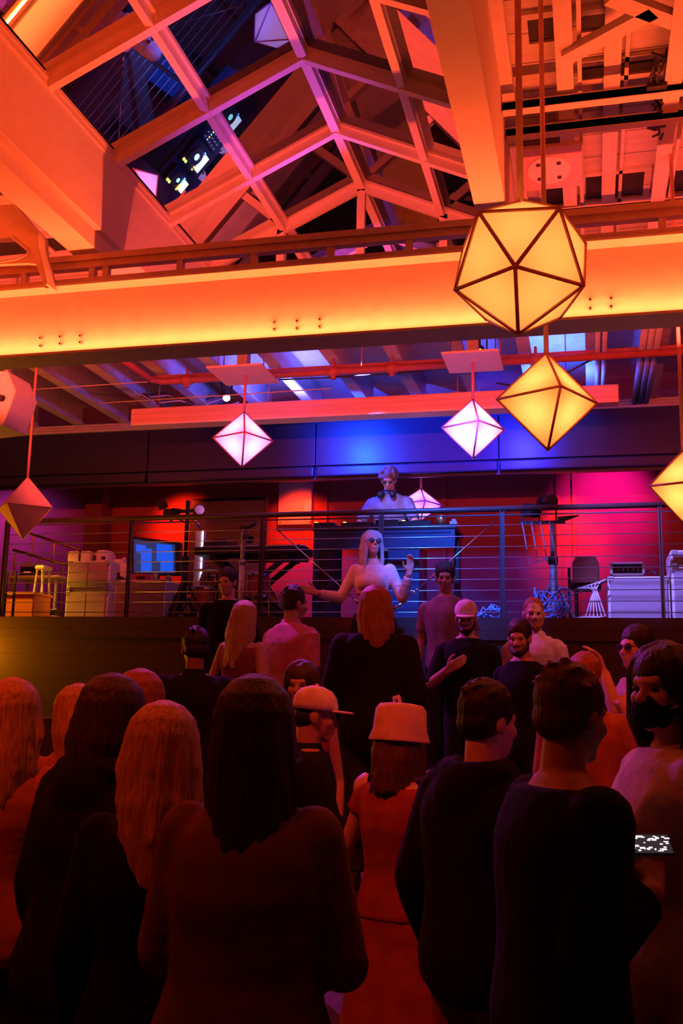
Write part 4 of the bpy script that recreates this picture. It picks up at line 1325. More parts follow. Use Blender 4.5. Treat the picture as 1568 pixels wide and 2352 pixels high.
coil('floor_cable', 1265, 9.2, 7, .17, MT['bluewire'], 'blue-lit cable loop heaped at the foot of the tall blue tripod', 'cables at the blue tripod', .009, .3, 3)
coil('floor_cable', 1125, 9.15, 4, .16, MT['bluewire'], 'blue-lit cable loop on the stage floor beside the third rail post', 'cables beside the rail post', .009, .14, 8)
coil('floor_cable', 420, 9.2, 6, .14, MT['wire'], 'dark tangled cable beside the violet-lit cabinet side', 'cables beside the low cabinet', .009, .22, 5)
for i in range(6):
    a = P(1393 - i * 5, 1330 + i * 3, Y=9.45)
    b = P(1345 + i * 9, 1410, Y=9.3)
    run('hanging_cable', [a, a + Vector((-.06 - .02 * i, -.03, -.03)), (a + b) / 2 + Vector((-.04, -.03, .02 * i)), (b.x, 9.3, SZ + .05), (b.x - .15, 9.25, SZ + .012)], .009, MT['greywire'], 'pale cable trailing down off the bass cabinet to the floor', 'cable', 'cables off the bass cabinet')
run('hanging_cable', [P(1395, 1335, Y=9.4), P(1350, 1352, Y=9.4), P(1310, 1368, Y=9.4), P(1275, 1372, Y=9.4)], .006, MT['wire'], 'thin cable sagging from the bass cabinet to the blue tripod', 'cable')
# ================================================================= people
def remesh(mb, voxel, smooth):
    me = bpy.data.meshes.new('tmp')
    me.from_pydata([tuple(p) for p in mb.v], [], mb.f)
    bm = bmesh.new()
    bm.from_mesh(me)
    bmesh.ops.recalc_face_normals(bm, faces=bm.faces)
    bm.to_mesh(me)
    bm.free()
    ob = bpy.data.objects.new('tmp', me)
    col.objects.link(ob)
    r = ob.modifiers.new('r', 'REMESH')
    r.mode = 'VOXEL'
    r.voxel_size = voxel
    if smooth:
        s = ob.modifiers.new('s', 'SMOOTH')
        s.factor = .5
        s.iterations = smooth
    dg = bpy.context.evaluated_depsgraph_get()
    out = bpy.data.meshes.new_from_object(ob.evaluated_get(dg))
    bpy.data.objects.remove(ob)
    bpy.data.meshes.remove(me)
    for p in out.polygons:
        p.use_smooth = True
    return out


MALE = [(.78, .10, .10), (.84, .165, .115), (.92, .172, .122), (1.02, .155, .112), (1.12, .152, .108), (1.25, .17, .118), (1.34, .18, .118), (1.39, .178, .104), (1.43, .155, .09), (1.465, .12, .078), (1.495, .085, .068), (1.56, .058, .06)]
FEM = [(.78, .10, .10), (.84, .168, .118), (.92, .17, .122), (1.02, .14, .102), (1.09, .124, .092), (1.18, .134, .1), (1.27, .15, .118), (1.35, .155, .108), (1.4, .142, .09), (1.44, .108, .074), (1.475, .07, .058), (1.56, .048, .052)]


class Person:
    def __init__(s, label, px, py, Y, floor, face=0, fem=False, skin=SKIN_L, lean=(0, 0), head=(0, 0, 0), girth=1.0, hat=0.0, vox=.0085, group='people in the crowd'):
        top = P(px, py, Y=Y)
        s.h = (top.z - floor - hat) / (1 - .0 * abs(lean[1]))
        s.s = s.h / 1.75
        s.fem, s.lean, s.girth, s.vox = fem, Vector((lean[0], lean[1], 0)), girth, vox
        s.R = Matrix.Rotation(rad(face), 3, 'Z')
        off = s.R @ (s.lean * 1.25 + Vector((0, .01, 0))) * s.s
        s.loc = Vector((top.x - off.x, top.y - off.y, floor))
        s.root = empty('person', s.loc, label, 'person', group)
        s.skin = skin
        hp = s.spine(1.535) + Vector((0, 1.535 * 0, 1.535)) + Vector((0, .012, 0))
        yaw, pit, rol = head
        s.H = Matrix.Translation(hp) @ Euler((rad(-pit), rad(rol), rad(yaw)), 'XYZ').to_matrix().to_4x4()
        s.arms = {}
        sw = .158 if fem else .185
        for sd in (1, -1):
            s.arms[sd] = [Vector((sd * sw, 0, 1.402)), Vector((sd * (sw + .055), -.03, 1.13)), Vector((sd * (sw + .055), .06, .885)), Vector((0, .15, -1)), Vector((0, 1, .1)), .35]
        s.legs = {sd: [Vector((sd * .088, 0, .88)), Vector((sd * .1, .02, .48)), Vector((sd * .105, -.02, .075))] for sd in (1, -1)}

    def spine(s, z):
        t = max(0, (z - .92) / .6)
        return s.lean * t

    def w(s, p):
        """local to world"""
        return s.loc + s.R @ (Vector(p) * s.s)

    def unpx(s, x, y, Y):
        return (s.R.transposed() @ (P(x, y, Y=Y) - s.loc)) / s.s

    def arm(s, sd, elbow, wrist, hand=None, thumb=None, curl=.35):
        a = s.arms[sd]
        a[1], a[2] = Vector(elbow), Vector(wrist)
        # keep arm lengths human
        sh = s.sh(sd)
        d = a[1] - sh
        a[1] = sh + d.normalized() * .295
        d = a[2] - a[1]
        a[2] = a[1] + d.normalized() * .255
        a[3] = Vector(hand) if hand else d.normalized()
        if thumb:
            a[4] = Vector(thumb)
        a[5] = curl
        a.append(1)
        return s

    def sh(s, sd):
        return s.arms[sd][0] + s.spine(1.415)

    def joints(s, sd):
        a = s.arms[sd]
        if len(a) > 6:
            return [s.sh(sd), a[1], a[2]]
        return [s.sh(sd), a[1] + s.spine(1.13), a[2] + s.spine(.95)]

    def finish(s, mb, name, ma, vox=None, smooth=2, parent=None):
        mb.v = [s.loc + s.R @ (p * s.s) for p in mb.v]
        me = remesh(mb, vox or s.vox, smooth)
        me.transform(Matrix.Translation(-s.loc))
        me.name = name
        me.materials.append(ma)
        return link(name, me, parent or s.root, s.loc)

    def plain(s, mb, name, ma, parent=None, smooth=True):
        mb.v = [s.loc + s.R @ (p * s.s) for p in mb.v]
        return mb.build(name, ma, parent or s.root, smooth=smooth)

    # ---- shapes
    def torso(s, mb, z0, z1, off, flare=0):
        T = FEM if s.fem else MALE
        zz = [z0] + [t[0] for t in T if z0 < t[0] < z1] + [z1]
        rings = []
        for z in zz:
            for a, b in zip(T[:-1], T[1:]):
                if a[0] <= z <= b[0]:
                    t = (z - a[0]) / (b[0] - a[0])
                    rx, ry = a[1] * (1 - t) + b[1] * t, a[2] * (1 - t) + b[2] * t
                    break
            else:
                rx, ry = (T[0][1], T[0][2]) if z < T[0][0] else (T[-1][1], T[-1][2])
            o = s.spine(z)
            g = s.girth if z < 1.45 else 1
            fl = flare * (z1 - z)
            rings.append((o.x, o.y - .008, z, rx * g + off + fl, ry * g + off + fl))
        mb.loft(rings, 24)
        return mb

    def armshape(s, mb, sd, frac, off):
        j = s.joints(sd)
        k = .86 if s.fem else 1.0
        r = [.054 * k + off, .041 * k + off, .029 * k + off * .8]
        mb.ell(j[0] + Vector((-sd * .012, 0, -.005)), (.058 * k + off * .7, .058 * k + off * .8, .054 * k + off * .6))
        if frac <= 1:
            e = j[0].lerp(j[1], frac)
            mb.cyl(j[0], e, r[0], r[0] * (1 - frac) + r[1] * frac + .004)
        else:
            e = j[1].lerp(j[2], frac - 1)
            m1 = j[1].lerp(j[2], .3)
            mb.limb([j[0], j[1]], [r[0], r[1]])
            mb.cyl(j[1], m1, r[1], r[1] * 1.02)
            mb.cyl(m1, e, r[1] * 1.02, r[2] + .003)
        return mb

    def hand(s, mb, sd):
        a = s.arms[sd]
        wr = s.joints(sd)[2]
        d = a[3].normalized()
        t = a[4] - d * a[4].dot(d)
        t.normalize()
        n = d.cross(t).normalized() * sd * -1
        k = .9 if s.fem else 1.0
        curl = a[5]
        for i in range(4):
            b = wr + d * (.088 * k) + t * (.03 - .02 * i) * k
            mb.limb([wr + t * (.012 - .008 * i), b], [.019 * k, .0125 * k], 8)
            L = (.043, .048, .044, .034)[i] * k
            dd = d.copy()
            p = b
            pts, rr = [b], [.0108 * k]
            for q in range(3):
                ang = curl * (.7 + .3 * q) + .04 * i
                dd = (dd * math.cos(ang) + n * math.sin(ang)).normalized()
                p = p + dd * L * (1, .68, .5)[q]
                pts.append(p)
                rr.append((.0098, .0088, .0076)[q] * k)
            mb.limb(pts, rr, 8)
        b = wr + d * .025 + t * .022
        c = b + (t * .75 + d * .6 + n * .25).normalized() * .045 * k
        e = c + (t * .35 + d * .9 + n * .3).normalized() * .032 * k
        f = e + (t * .1 + d * .9 + n * .35).normalized() * .026 * k
        mb.limb([b, c, e, f], [.017 * k, .0135 * k, .0115 * k, .009 * k], 8)
        return mb

    def legshape(s, mb, sd, zlow, off, flare=0):
        h, k, a = s.legs[sd]
        g = s.girth
        r = [.092 * g + off, .06 * g + off, .043 + off + flare]
        mb.limb([h, k], [r[0], r[1]], 14)
        t = min(1, (k.z - zlow) / (k.z - a.z))
        mid = k.lerp(a, .3)
        mb.cyl(k, mid, r[1], r[1] * 1.02 + flare * .3, 14)
        mb.cyl(mid, k.lerp(a, t), r[1] * 1.02 + flare * .3, r[2], 14)
        return mb

    def headshape(s, mb):
        H = s.H
        k = .95 if s.fem else 1
        mb.ell((0, -.012, .143), (.074 * k, .094, .09), H)
        mb.ell((0, .028, .075), (.057 * k, .062, .075), H)
        mb.ell((0, .055, .022), (.034 * k, .032, .026), H)
        mb.ell((0, .012, .035), (.05 * k, .05, .04), H)
        mb.limb([(-.034, .074, .135), (0, .083, .133), (.034, .074, .135)], [.013, .012, .013], 8, H)
        mb.limb([(0, .083, .126), (0, .098, .1), (0, .108, .086)], [.0085, .0105, .0135], 8, H)
        mb.ell((.011, .098, .083), .009, H).ell((-.011, .098, .083), .009, H)
        mb.limb([(-.02, .084, .056), (0, .093, .058), (.02, .084, .056)], [.007, .0095, .007], 8, H)
        mb.limb([(-.017, .084, .046), (0, .091, .045), (.017, .084, .046)], [.007, .0095, .007], 8, H)
        for sd in (1, -1):
            mb.ell((sd * .036, .062, .088), (.024, .025, .026), H)
            mb.ell((sd * .076 * k, -.008, .105), (.011, .022, .033), H)
            mb.ell((sd * .074 * k, .0, .085), (.011, .014, .016), H)
        # neck
        o = s.spine(1.5)
        nb = Vector((o.x, o.y - .012, 1.45))
        mb.limb([nb, H @ Vector((0, -.025, .05))], [.062 if not s.fem else .052, .057 if not s.fem else .047], 14)
        return mb

    def body(s, hands=True):
        mb = MB()
        s.torso(mb, .78, 1.5, 0)
        for sd in (1, -1):
            s.armshape(mb, sd, 2, 0)
            if hands:
                s.hand(mb, sd)
            s.legshape(mb, sd, .075, 0)
            a = s.legs[sd][2]
            mb.ell(a + Vector((0, .06, -.035)), (.042, .115, .035))
            if s.fem:
                o = s.spine(1.29)
                mb.ell(o + Vector((sd * .068, .085, 1.275)), (.055, .05, .055))
        s.headshape(mb)
        s.finish(mb, 'body', s.skin, s.vox, 2)
        return s

    def eyes(s):
        for sd in (1, -1):
            e = MB()
            e.ell((sd * .031, .0785, .116), (.0125, .009, .0075), s.H, 10, 6)
            s.plain(e, 'eye', EYE)
        return s

    def shirt(s, ma, sleeve=.6, hem=.86, off=.014, name='shirt', neck=1.485, flare=0, collar=False, hood=False):
        mb = MB()
        s.torso(mb, hem, neck, off, flare)
        if s.fem and hem < 1.25:
            o = s.spine(1.29)
            for sd in (1, -1):
                mb.ell(o + Vector((sd * .066, .085, 1.275)), (.06 + off, .054 + off, .06 + off))
        if sleeve > 0:
            for sd in (1, -1):
                s.armshape(mb, sd, sleeve, off)
        o = s.spine(1.47)
        if collar:
            mb.loft([(o.x, o.y - .01, 1.44, .085, .08), (o.x * 1.05, o.y * 1.05 - .012, 1.5, .076, .074), (o.x * 1.05, o.y * 1.05 - .012, 1.525, .07, .07)], 20)
        if hood:
            for k in range(9):
                t = rad(-100 + k * 25)
                mb.ell((o.x + math.sin(t) * .105, o.y - .035 - math.cos(t) * .085, 1.485 - .01 * math.cos(t)), (.05, .045, .05))
            mb.ell((o.x, o.y - .135, 1.42), (.1, .05, .09))
        ob = s.finish(mb, name, ma, .011, 3)
        return ob

    def trousers(s, ma, top=.95, low=.1, off=.013, flare=.012, name='trousers', shoes='steel_dark'):
        mb = MB()
        s.torso(mb, .78, top, off)
        for sd in (1, -1):
            s.legshape(mb, sd, low, off, flare)
        s.finish(mb, name, ma, .012, 2)
        for sd in (1, -1):
            a = s.legs[sd][2]
            sh = MB()
            sh.loft([(a.x, a.y + .055, .0, .046, .128), (a.x, a.y + .055, .03, .048, .13), (a.x, a.y + .035, .065, .044, .1), (a.x, a.y + .0, .11, .05, .055)], 18)
            s.plain(sh, 'shoe', MT['black'])
        return s

    def skirt(s, ma, top=1.1, low=.5, flare=.12, name='skirt'):
        mb = MB()
        o = s.spine(1.0)
        mb.loft([(0, 0, low, .2 + flare, .17 + flare), (0, 0, .8, .19, .145), (0, 0, .92, .185, .137), (o.x, o.y, top, .15 if s.fem else .17, .115)], 28)
        s.finish(mb, name, ma, .012, 2)
        return s

    # ---- hair
    def hair(s, kind, ma, length=.3, seed=1, width=1.0, parting=0):
        H = s.H
        r0 = random.Random(seed)
        mb = MB()
        if kind in ('short', 'buzz'):
            e = .006 if kind == 'buzz' else .014
            mb.ell((0, -.022, .158), (.075 + e, .088 + e, .082 + e), H)
            mb.ell((0, -.05, .105), (.066 + e, .055 + e, .06 + e * .5), H)
            if kind == 'short':
                for i in range(70):
                    a, b = r0.uniform(-2.4, 2.4), r0.uniform(.15, 1.25)
                    p = Vector((math.sin(a) * math.sin(b) * .082, -.022 - math.cos(a) * math.sin(b) * .095, .158 + math.cos(b) * .09))
                    q = p + Vector((r0.uniform(-.02, .02), r0.uniform(-.03, .02), r0.uniform(-.012, .016)))
                    mb.limb([p, q], [.012, .006], 6, H)
        elif kind in ('long', 'bob'):
            C0, rx, ryy, rz = (0, -.014, .148), .084, .1, .094
            mb.ell(C0, (rx, ryy, rz), H)
            n = 120 if kind == 'long' else 85
            for i in range(n):
                th = rad(r0.uniform(-126, 126))
                sx, cy = math.sin(th), -math.cos(th)
                Lq = length * r0.uniform(.8, 1.06)
                wv = r0.uniform(-.018, .018)
                fz = r0.uniform(.98, 1.1) * (.55 + .45 * width)
                pts = []
                for ph_ in (8, 35, 62, 88):
                    q_ = rad(ph_)
                    pts.append((C0[0] + sx * math.sin(q_) * rx * (1 + (fz - 1) * math.sin(q_)), C0[1] + cy * math.sin(q_) * ryy * (1 + (fz - 1) * math.sin(q_)), C0[2] + math.cos(q_) * rz))
                x3, y3, z3 = pts[-1]
                n2 = max(2, int((Lq + .09) / .07))
                for k in range(1, n2 + 1):
                    t = k / n2
                    fall = z3 - (Lq + z3) * t
                    w_ = (1 + .16 * math.sin(min(1, t * 1.3) * 2.4)) * (.4 + .6 * width) * (1 - .3 * max(0, t - .4))
                    yb = min(y3, 0) * .98 - .03 * min(1, t * 1.6) if y3 < .02 else y3 * (1 - .3 * t) - .02 * t
                    pts.append((x3 * w_ + wv * math.sin(t * 8 + i * 1.7), yb + wv * .5 * math.cos(t * 6 + i), fall))
                rr = [.013, .014, .015, .016] + [.016 - .009 * (k / n2) for k in range(1, n2 + 1)]
                mb.limb(pts, rr, 6, H)
        elif kind == 'bun':
            mb.ell((0, -.018, .152), (.084, .1, .092), H)
            mb.ell((0, -.06, .1), (.06, .05, .06), H)
            mb.ell((0, -.1, .21), (.045, .042, .042), H)
        elif kind == 'curly':
            mb.ell((0, -.02, .15), (.09, .102, .095), H)
            for i in range(110):
                a, b = r0.uniform(-2.3, 2.3), r0.uniform(.0, 1.7)
                p = Vector((math.sin(a) * math.sin(b) * .098, -.022 - math.cos(a) * math.sin(b) * .108, .145 + math.cos(b) * .105))
                mb.ell(p, r0.uniform(.014, .024), H, 8, 6)
        mb2 = s.finish(mb, 'hair', ma, .0085, 1)
        return s

    def beard(s, ma):
        mb = MB()
        H = s.H
        mb.ell((0, .06, .018), (.04, .036, .032), H)
        for sd in (1, -1):
            mb.limb([(sd * .058, .012, .09), (sd * .055, .03, .045), (sd * .025, .07, .018)], [.014, .02, .022], 8, H)
        mb.limb([(-.024, .092, .066), (0, .1, .07), (.024, .092, .066)], [.006, .008, .006], 8, H)
        s.finish(mb, 'beard', ma, .006, 1)
        return s

    def cap(s, ma, brim=None, lift=0):
        H = s.H
        mb = MB()
        mb.loft([(0, -.008, .14 + lift, .089, .108), (0, -.008, .165 + lift, .091, .11), (0, -.01, .205 + lift, .083, .1), (0, -.012, .235 + lift, .06, .075), (0, -.012, .252 + lift, .025, .03), (0, -.012, .255 + lift, .006, .006)], 26, H)
        c = s.plain(mb, 'cap', ma)
        b = MB()
        b.loft([(0, .1, .139 + lift, .07, .075), (0, .1, .147 + lift, .072, .078), (0, .098, .151 + lift, .066, .07)], 22, H)
        s.plain(b, 'brim', brim or ma, c)
        bt = MB().ell((0, -.012, .258 + lift), (.01, .01, .006), H, 10, 6)
        s.plain(bt, 'button', ma, c)
        return s

    def bucket(s, ma):
        H = s.H
        mb = MB()
        mb.loft([(0, -.01, .1, .122, .138), (0, -.01, .107, .123, .139), (0, -.01, .15, .107, .126), (0, -.01, .24, .1, .118), (0, -.01, .262, .085, .1), (0, -.01, .268, .05, .06)], 26, H)
        c = s.plain(mb, 'bucket_hat', ma)
        s.plain(MB().limb([(-.03, -.02, .268), (-.035, -.02, .29), (-.01, -.02, .296), (.0, -.02, .27)], [.008, .009, .009, .008], 8, H), 'top_loop', ma, c)
        return s

    def glasses(s, ma=None, dark=True):
        H = s.H
        mb = MB()
        for sd in (1, -1):
            ring = [H @ Vector((sd * .034 + .024 * math.cos(t * .5236), .1 - .004 * abs(math.cos(t * .5236)), .116 + .02 * math.sin(t * .5236))) for t in range(13)]
            mb.tube(ring, .0025, 6)
            mb.tube([H @ Vector((sd * .058, .097, .118)), H @ Vector((sd * .082, .05, .12)), H @ Vector((sd * .083, -.01, .115))], .0025, 6)
        mb.tube([H @ Vector((-.011, .101, .118)), H @ Vector((0, .104, .121)), H @ Vector((.011, .101, .118))], .0025, 6)
        g = s.plain(mb, 'glasses', ma or MT['gloss_black'])
        for sd in (1, -1):
            l = MB().ell((sd * .034, .0985, .116), (.022, .002, .018), H, 14, 6)
            s.plain(l, 'lens', MT['gloss_black'], g)
        return s


BLK = cloth('black_cloth', (.007, .007, .008), .95)
CHAR = cloth('charcoal_cloth', (.02, .018, .02))
HB = hair_mat('black_hair', (.015, .01, .009))
HD = hair_mat('dark_brown_hair', (.035, .02, .014))
HM = hair_mat('brown_hair', (.1, .05, .025))
HL = hair_mat('blonde_hair', (.52, .34, .17))
HR = hair_mat('auburn_hair', (.3, .1, .05))
HG = hair_mat('grey_hair', (.45, .42, .42))
HG2 = hair_mat('dark_grey_hair', (.16, .15, .16))

# DJ
p = Person('DJ with grey hair, glasses and dark patterned shirt bending over the decks', 893, 1079, 10.5, SZ, 176, False, SKIN_L, (0, .1), (8, 32, 0), 1.05, group='performers')
p.arm(1, (.3, .17, 1.18), (.22, .42, 1.0), (-.15, .6, -.55), (-1, 0, .1), .3).arm(-1, (-.3, .17, 1.18), (-.2, .42, 1.0), (.1, .6, -.55), (1, 0, .1), .3)
p.body().eyes()
p.shirt(cloth('indigo_shirt', (.2, .22, .34)), .9, .84, .02, 'shirt', collar=True)
p.trousers(BLK).hair('curly', HG2, seed=3).glasses(MT['chrome'], False)
hp_ = MB()
o = p.spine(1.5)
hp_.tube([Vector((o.x + .095 * math.sin(t), o.y + .01 + .1 * math.cos(t), 1.475 + .03 * math.cos(t))) for t in [rad(-150 + 25 * k) for k in range(13)]], .009, 8)
hp_.limb([(o.x - .06, o.y + .1, 1.47), (o.x - .07, o.y + .13, 1.45)], [.036, .036]).limb([(o.x + .06, o.y + .1, 1.47), (o.x + .07, o.y + .13, 1.45)], [.036, .036])
p.plain(hp_, 'headphones', MT['black'])

# dancing woman
p = Person('dancing woman in pale cropped top and dark glasses, both hands raised', 857, 1223, 8.6, 1.46, 183, True, SKIN_L, (0, -.02), (25, -10, 0), 1.0, group='people in the crowd')
p.arm(1, (.27, .0, 1.18), (.45, .14, 1.17), (1, .2, .25), (0, 0, 1), .25).arm(-1, (-.27, .03, 1.17), (-.36, .16, 1.36), (-.1, .1, 1), (1, .1, 0), .2)
p.body().eyes()
p.shirt(cloth('pale_knit', (.72, .66, .66)), 1.85, 1.17, .015, 'crop_top', neck=1.44)
p.trousers(BLK, 1.0).hair('long', HG, .26, 5, .95).glasses()

# purple shirt
p = Person('man with short black hair in a plain mauve T-shirt behind the white-capped man', 1022, 1300, 8.3, 1.08, 165, False, SKIN_M, (0, .02), (20, 8, 0))
p.body().eyes()
p.shirt(cloth('mauve_tee', (.3, .2, .3)), .75)
p.trousers(CHAR).hair('short', HB, seed=8)
# dark man between railing and blonde
p = Person('dark-haired man in black facing out, behind the blonde woman in the cropped top', 525, 1312, 8.3, 1.08, 190, False, SKIN_L, (0, .02), (-20, 5, 0))
p.body().eyes()
p.shirt(BLK, 1.9)
p.trousers(BLK).hair('short', HD, seed=9)
# white cap
p = Person('bearded man in a pale cap and black shirt facing the camera', 1070, 1382, 7.65, .72, 172, False, SKIN_M, (0, .04), (12, 14, 0), 1.05, .02)
p.arm(1, (.26, .1, 1.16), (.08, .27, 1.24), (-.7, .2, .4), (0, .3, 1), .5)
p.body().eyes()
p.shirt(BLK, 1.0)
p.trousers(CHAR).hair('buzz', HB).beard(HB).cap(cloth('white_cap', (.75, .7, .72)))
# pale polo
p = Person('man with a reddish beard in a pale short-sleeved shirt by the stage wall', 1226, 1380, 7.6, .72, 158, False, SKIN_L, (-.02, .0), (30, 4, 0), 1.08)
p.body().eyes()
p.shirt(cloth('pale_shirt', (.66, .52, .52)), .8, .84, .02, 'shirt', collar=True)
p.trousers(cloth('pale_trousers', (.5, .38, .4))).hair('buzz', HR).beard(HR)
# red face black tee
p = Person('bearded man in a black T-shirt standing before the man in the pale shirt', 1192, 1432, 7.0, .54, 145, False, SKIN_L, (0, .05), (25, 12, 0))
p.body().eyes()
p.shirt(BLK, .85)
p.trousers(BLK).hair('short', HD, seed=14).beard(HD)
# blonde crop
p = Person('long-haired blonde woman seen from behind in a cropped top and belted dark trousers', 560, 1389, 7.45, .72, -8, True, SKIN_L, (0, .02), (-5, 5, 4))
p.arm(-1, (-.25, -.02, 1.12), (-.25, .06, .9), (-.2, .3, -1), (0, 1, 0), .4)
p.body()
p.shirt(cloth('wine_top', (.28, .06, .07)), 0, 1.16, .012, 'crop_top', neck=1.4)
p.trousers(BLK, 1.0).hair('long', HL, .3, 21, 1.0)
bt = MB()
bt.loft([(0, 0, .965, .165, .13), (0, 0, 1.0, .158, .124)], 28)
b = p.plain(bt, 'belt', CHAR)
p.plain(MB().limb([(-.03, -.128, .985), (.03, -.128, .985)], [.012, .012]), 'buckle', MT['chrome'], b)
# pink shirt
p = Person('man with short dark hair in a loose rose-pink shirt, seen from behind', 676, 1356, 7.8, .72, -25, False, SKIN_M, (0, .02), (-20, 5, 0))
p.body()
p.shirt(cloth('rose_shirt', (.62, .2, .28)), .95, .8, .026, 'shirt', collar=True, flare=.06)
p.trousers(CHAR).hair('short', HD, seed=17)
# tall black jacket long auburn hair
p = Person('tall broad person in a black jacket with long auburn hair, below the dancing woman', 862, 1357, 6.4, .54, 6, False, SKIN_L, (0, .02), (14, 4, 0), 1.0)
p.arm(1, (.25, .0, 1.14), (.24, .2, 1.0)).arm(-1, (-.25, .0, 1.14), (-.24, .2, 1.0))
p.body()
p.shirt(BLK, 2.0, .78, .035, 'jacket', collar=True)
p.trousers(CHAR).hair('long', HR, .2, 31, .95)
# dark figure left
p = Person('dark-haired person in black turned away, alone before the bare stage wall', 450, 1455, 5.95, .36, 20, False, SKIN_D, (0, .03), (15, 8, 0), 1.05)
p.arm(-1, (-.3, .05, 1.16), (-.26, .26, 1.1))
p.body()
p.shirt(BLK, 2.0, .78, .035, 'jacket', collar=True)
p.trousers(BLK).hair('short', HB, seed=23)
# small woman bare shoulders
p = Person('dark-bobbed woman with bare shoulders behind the man in the flat-brimmed white cap', 694, 1530, 5.2, .18, 195, True, SKIN_M, (0, .02), (-15, 5, 0))
p.body().eyes()
p.shirt(cloth('ruby_top', (.3, .06, .06)), 0, .9, .012, 'strappy_top', neck=1.36)
st = MB()
for sd in (1, -1):
    st.tube([(sd * .08, .1, 1.36), (sd * .085, .07, 1.43), (sd * .085, -.03, 1.46), (sd * .08, -.1, 1.36)], .006, 6)
p.plain(st, 'strap', BLK)
p.trousers(BLK).hair('bob', HD, .1, 27)
# white cap brim right
p = Person('man in a white flat-brimmed cap and dark jacket facing sideways in the crowd', 722, 1584, 4.6, 0, -72, False, SKIN_M, (0, .02), (0, 6, 0), 1.0, .02)
p.arm(1, (.28, .1, 1.16), (.24, .3, 1.16))
p.body().eyes()
p.shirt(BLK, 2.0, .8, .028, 'jacket', collar=True)
p.trousers(CHAR).hair('buzz', HB).cap(cloth('white_cap', (.75, .7, .72)))
# bucket hat
p = Person('woman in a pink-lit bucket hat and long red dress, one bare arm bent', 918, 1618, 4.2, 0, -18, True, SKIN_L, (0, .0), (-12, 4, 0), 1.0, .045)
p.arm(-1, (-.27, .02, 1.17), (-.3, .18, 1.32), (-.1, .1, 1), (1, .2, 0), .5)
p.body()
p.shirt(cloth('brick_dress', (.32, .065, .04)), .3, .9, .016, 'dress_top', neck=1.44)
p.skirt(cloth('brick_dress', (.32, .065, .04)), 1.08, .25, .07)
p.hair('long', HM, .12, 35, .9).bucket(cloth('pale_hat', (.72, .55, .62)))
j = p.joints(-1)
br = MB()
dv = (j[2] - j[1]).normalized()
br.tube([j[2] - dv * .02 + (dv.cross(Vector((1, 0, 0))).normalized() * math.cos(t) + dv.cross(dv.cross(Vector((1, 0, 0)))).normalized() * math.sin(t)) * .034 for t in [k * .5236 for k in range(13)]], .005, 6)
p.plain(br, 'bracelet', MT['chrome'])
# foreground long dark hair
p = Person('woman with long dark hair in a brown coat, filling the foreground', 592, 1582, 2.4, 0, 4, True, SKIN_L, (0, .02), (4, 2, -2), 1.0, vox=.01)
p.arm(1, (.225, .03, 1.14), (.2, .24, 1.05)).arm(-1, (-.215, .04, 1.14), (-.16, .25, 1.05))
p.body()
p.shirt(cloth('brown_coat', (.2, .1, .07)), 2.0, .7, .028, 'coat', flare=.06)
p.trousers(CHAR).hair('long', HD, .5, 41, .92)
# blonde back
p = Person('woman with wavy blonde hair seen from behind, next to the brown coat', 376, 1638, 2.6, 0, 12, True, SKIN_L, (0, .0), (8, 2, 0), 1.0, vox=.01)
p.body()
p.shirt(BLK, 2.0, .8, .025, 'jumper')
p.trousers(CHAR).hair('long', HL, .24, 47, 1.05)
# left dark hair hoodie
p = Person('woman with dark brown hair in a bulky black hooded jacket beside the blonde', 262, 1572, 3.0, 0, -12, True, SKIN_L, (0, .0), (-6, 3, 0), 1.1, vox=.01)
p.arm(1, (.32, -.02, 1.16), (.42, .2, 1.08), (.5, .5, .0), (0, .2, 1), .6)
p.body()
p.shirt(BLK, 1.85, .72, .05, 'hooded_jacket', hood=True, flare=.04)
p.trousers(BLK).hair('long', HD, .1, 53, .95)
# left edge blonde
p = Person('fair-haired woman at the picture edge below the yellow glow', 30, 1578, 3.3, 0, 15, True, SKIN_L, (0, .0), (12, 0, 0), 1.0, vox=.01)
p.body()
p.shirt(cloth('rust_top', (.4, .14, .07)), 2.0, .8, .022)
p.trousers(CHAR).hair('long', HL, .2, 59, 1.0)
# people behind
p = Person('person with light brown hair half hidden behind the woman in the hooded jacket', 178, 1588, 4.1, 0, 25, True, SKIN_L, (0, .0), (20, 0, 0))
p.body()
p.shirt(cloth('rust_top', (.4, .14, .07)), 2.0, .8, .022)
p.trousers(CHAR).hair('bob', HL, .1, 61)
p = Person('red-haired woman between the hooded jacket and the wavy blonde hair', 328, 1556, 3.9, 0, -10, True, SKIN_L, (0, .0), (-10, 0, 0))
p.body()
p.shirt(CHAR, 2.0, .8, .022)
p.trousers(BLK).hair('long', HR, .16, 67)
# hooded man
p = Person('short-haired man in a black hooded jacket and red trousers, ear towards the camera', 1118, 1588, 3.45, 0, -34, False, SKIN_L, (0, .02), (-14, 6, 0), 1.05, vox=.009)
p.arm(-1, (-.27, -.02, 1.14), (-.3, .1, .9))
p.body()
p.shirt(BLK, 2.0, .78, .035, 'hooded_jacket', hood=True)
p.trousers(cloth('red_trousers', (.28, .06, .05))).hair('short', HB, seed=71)
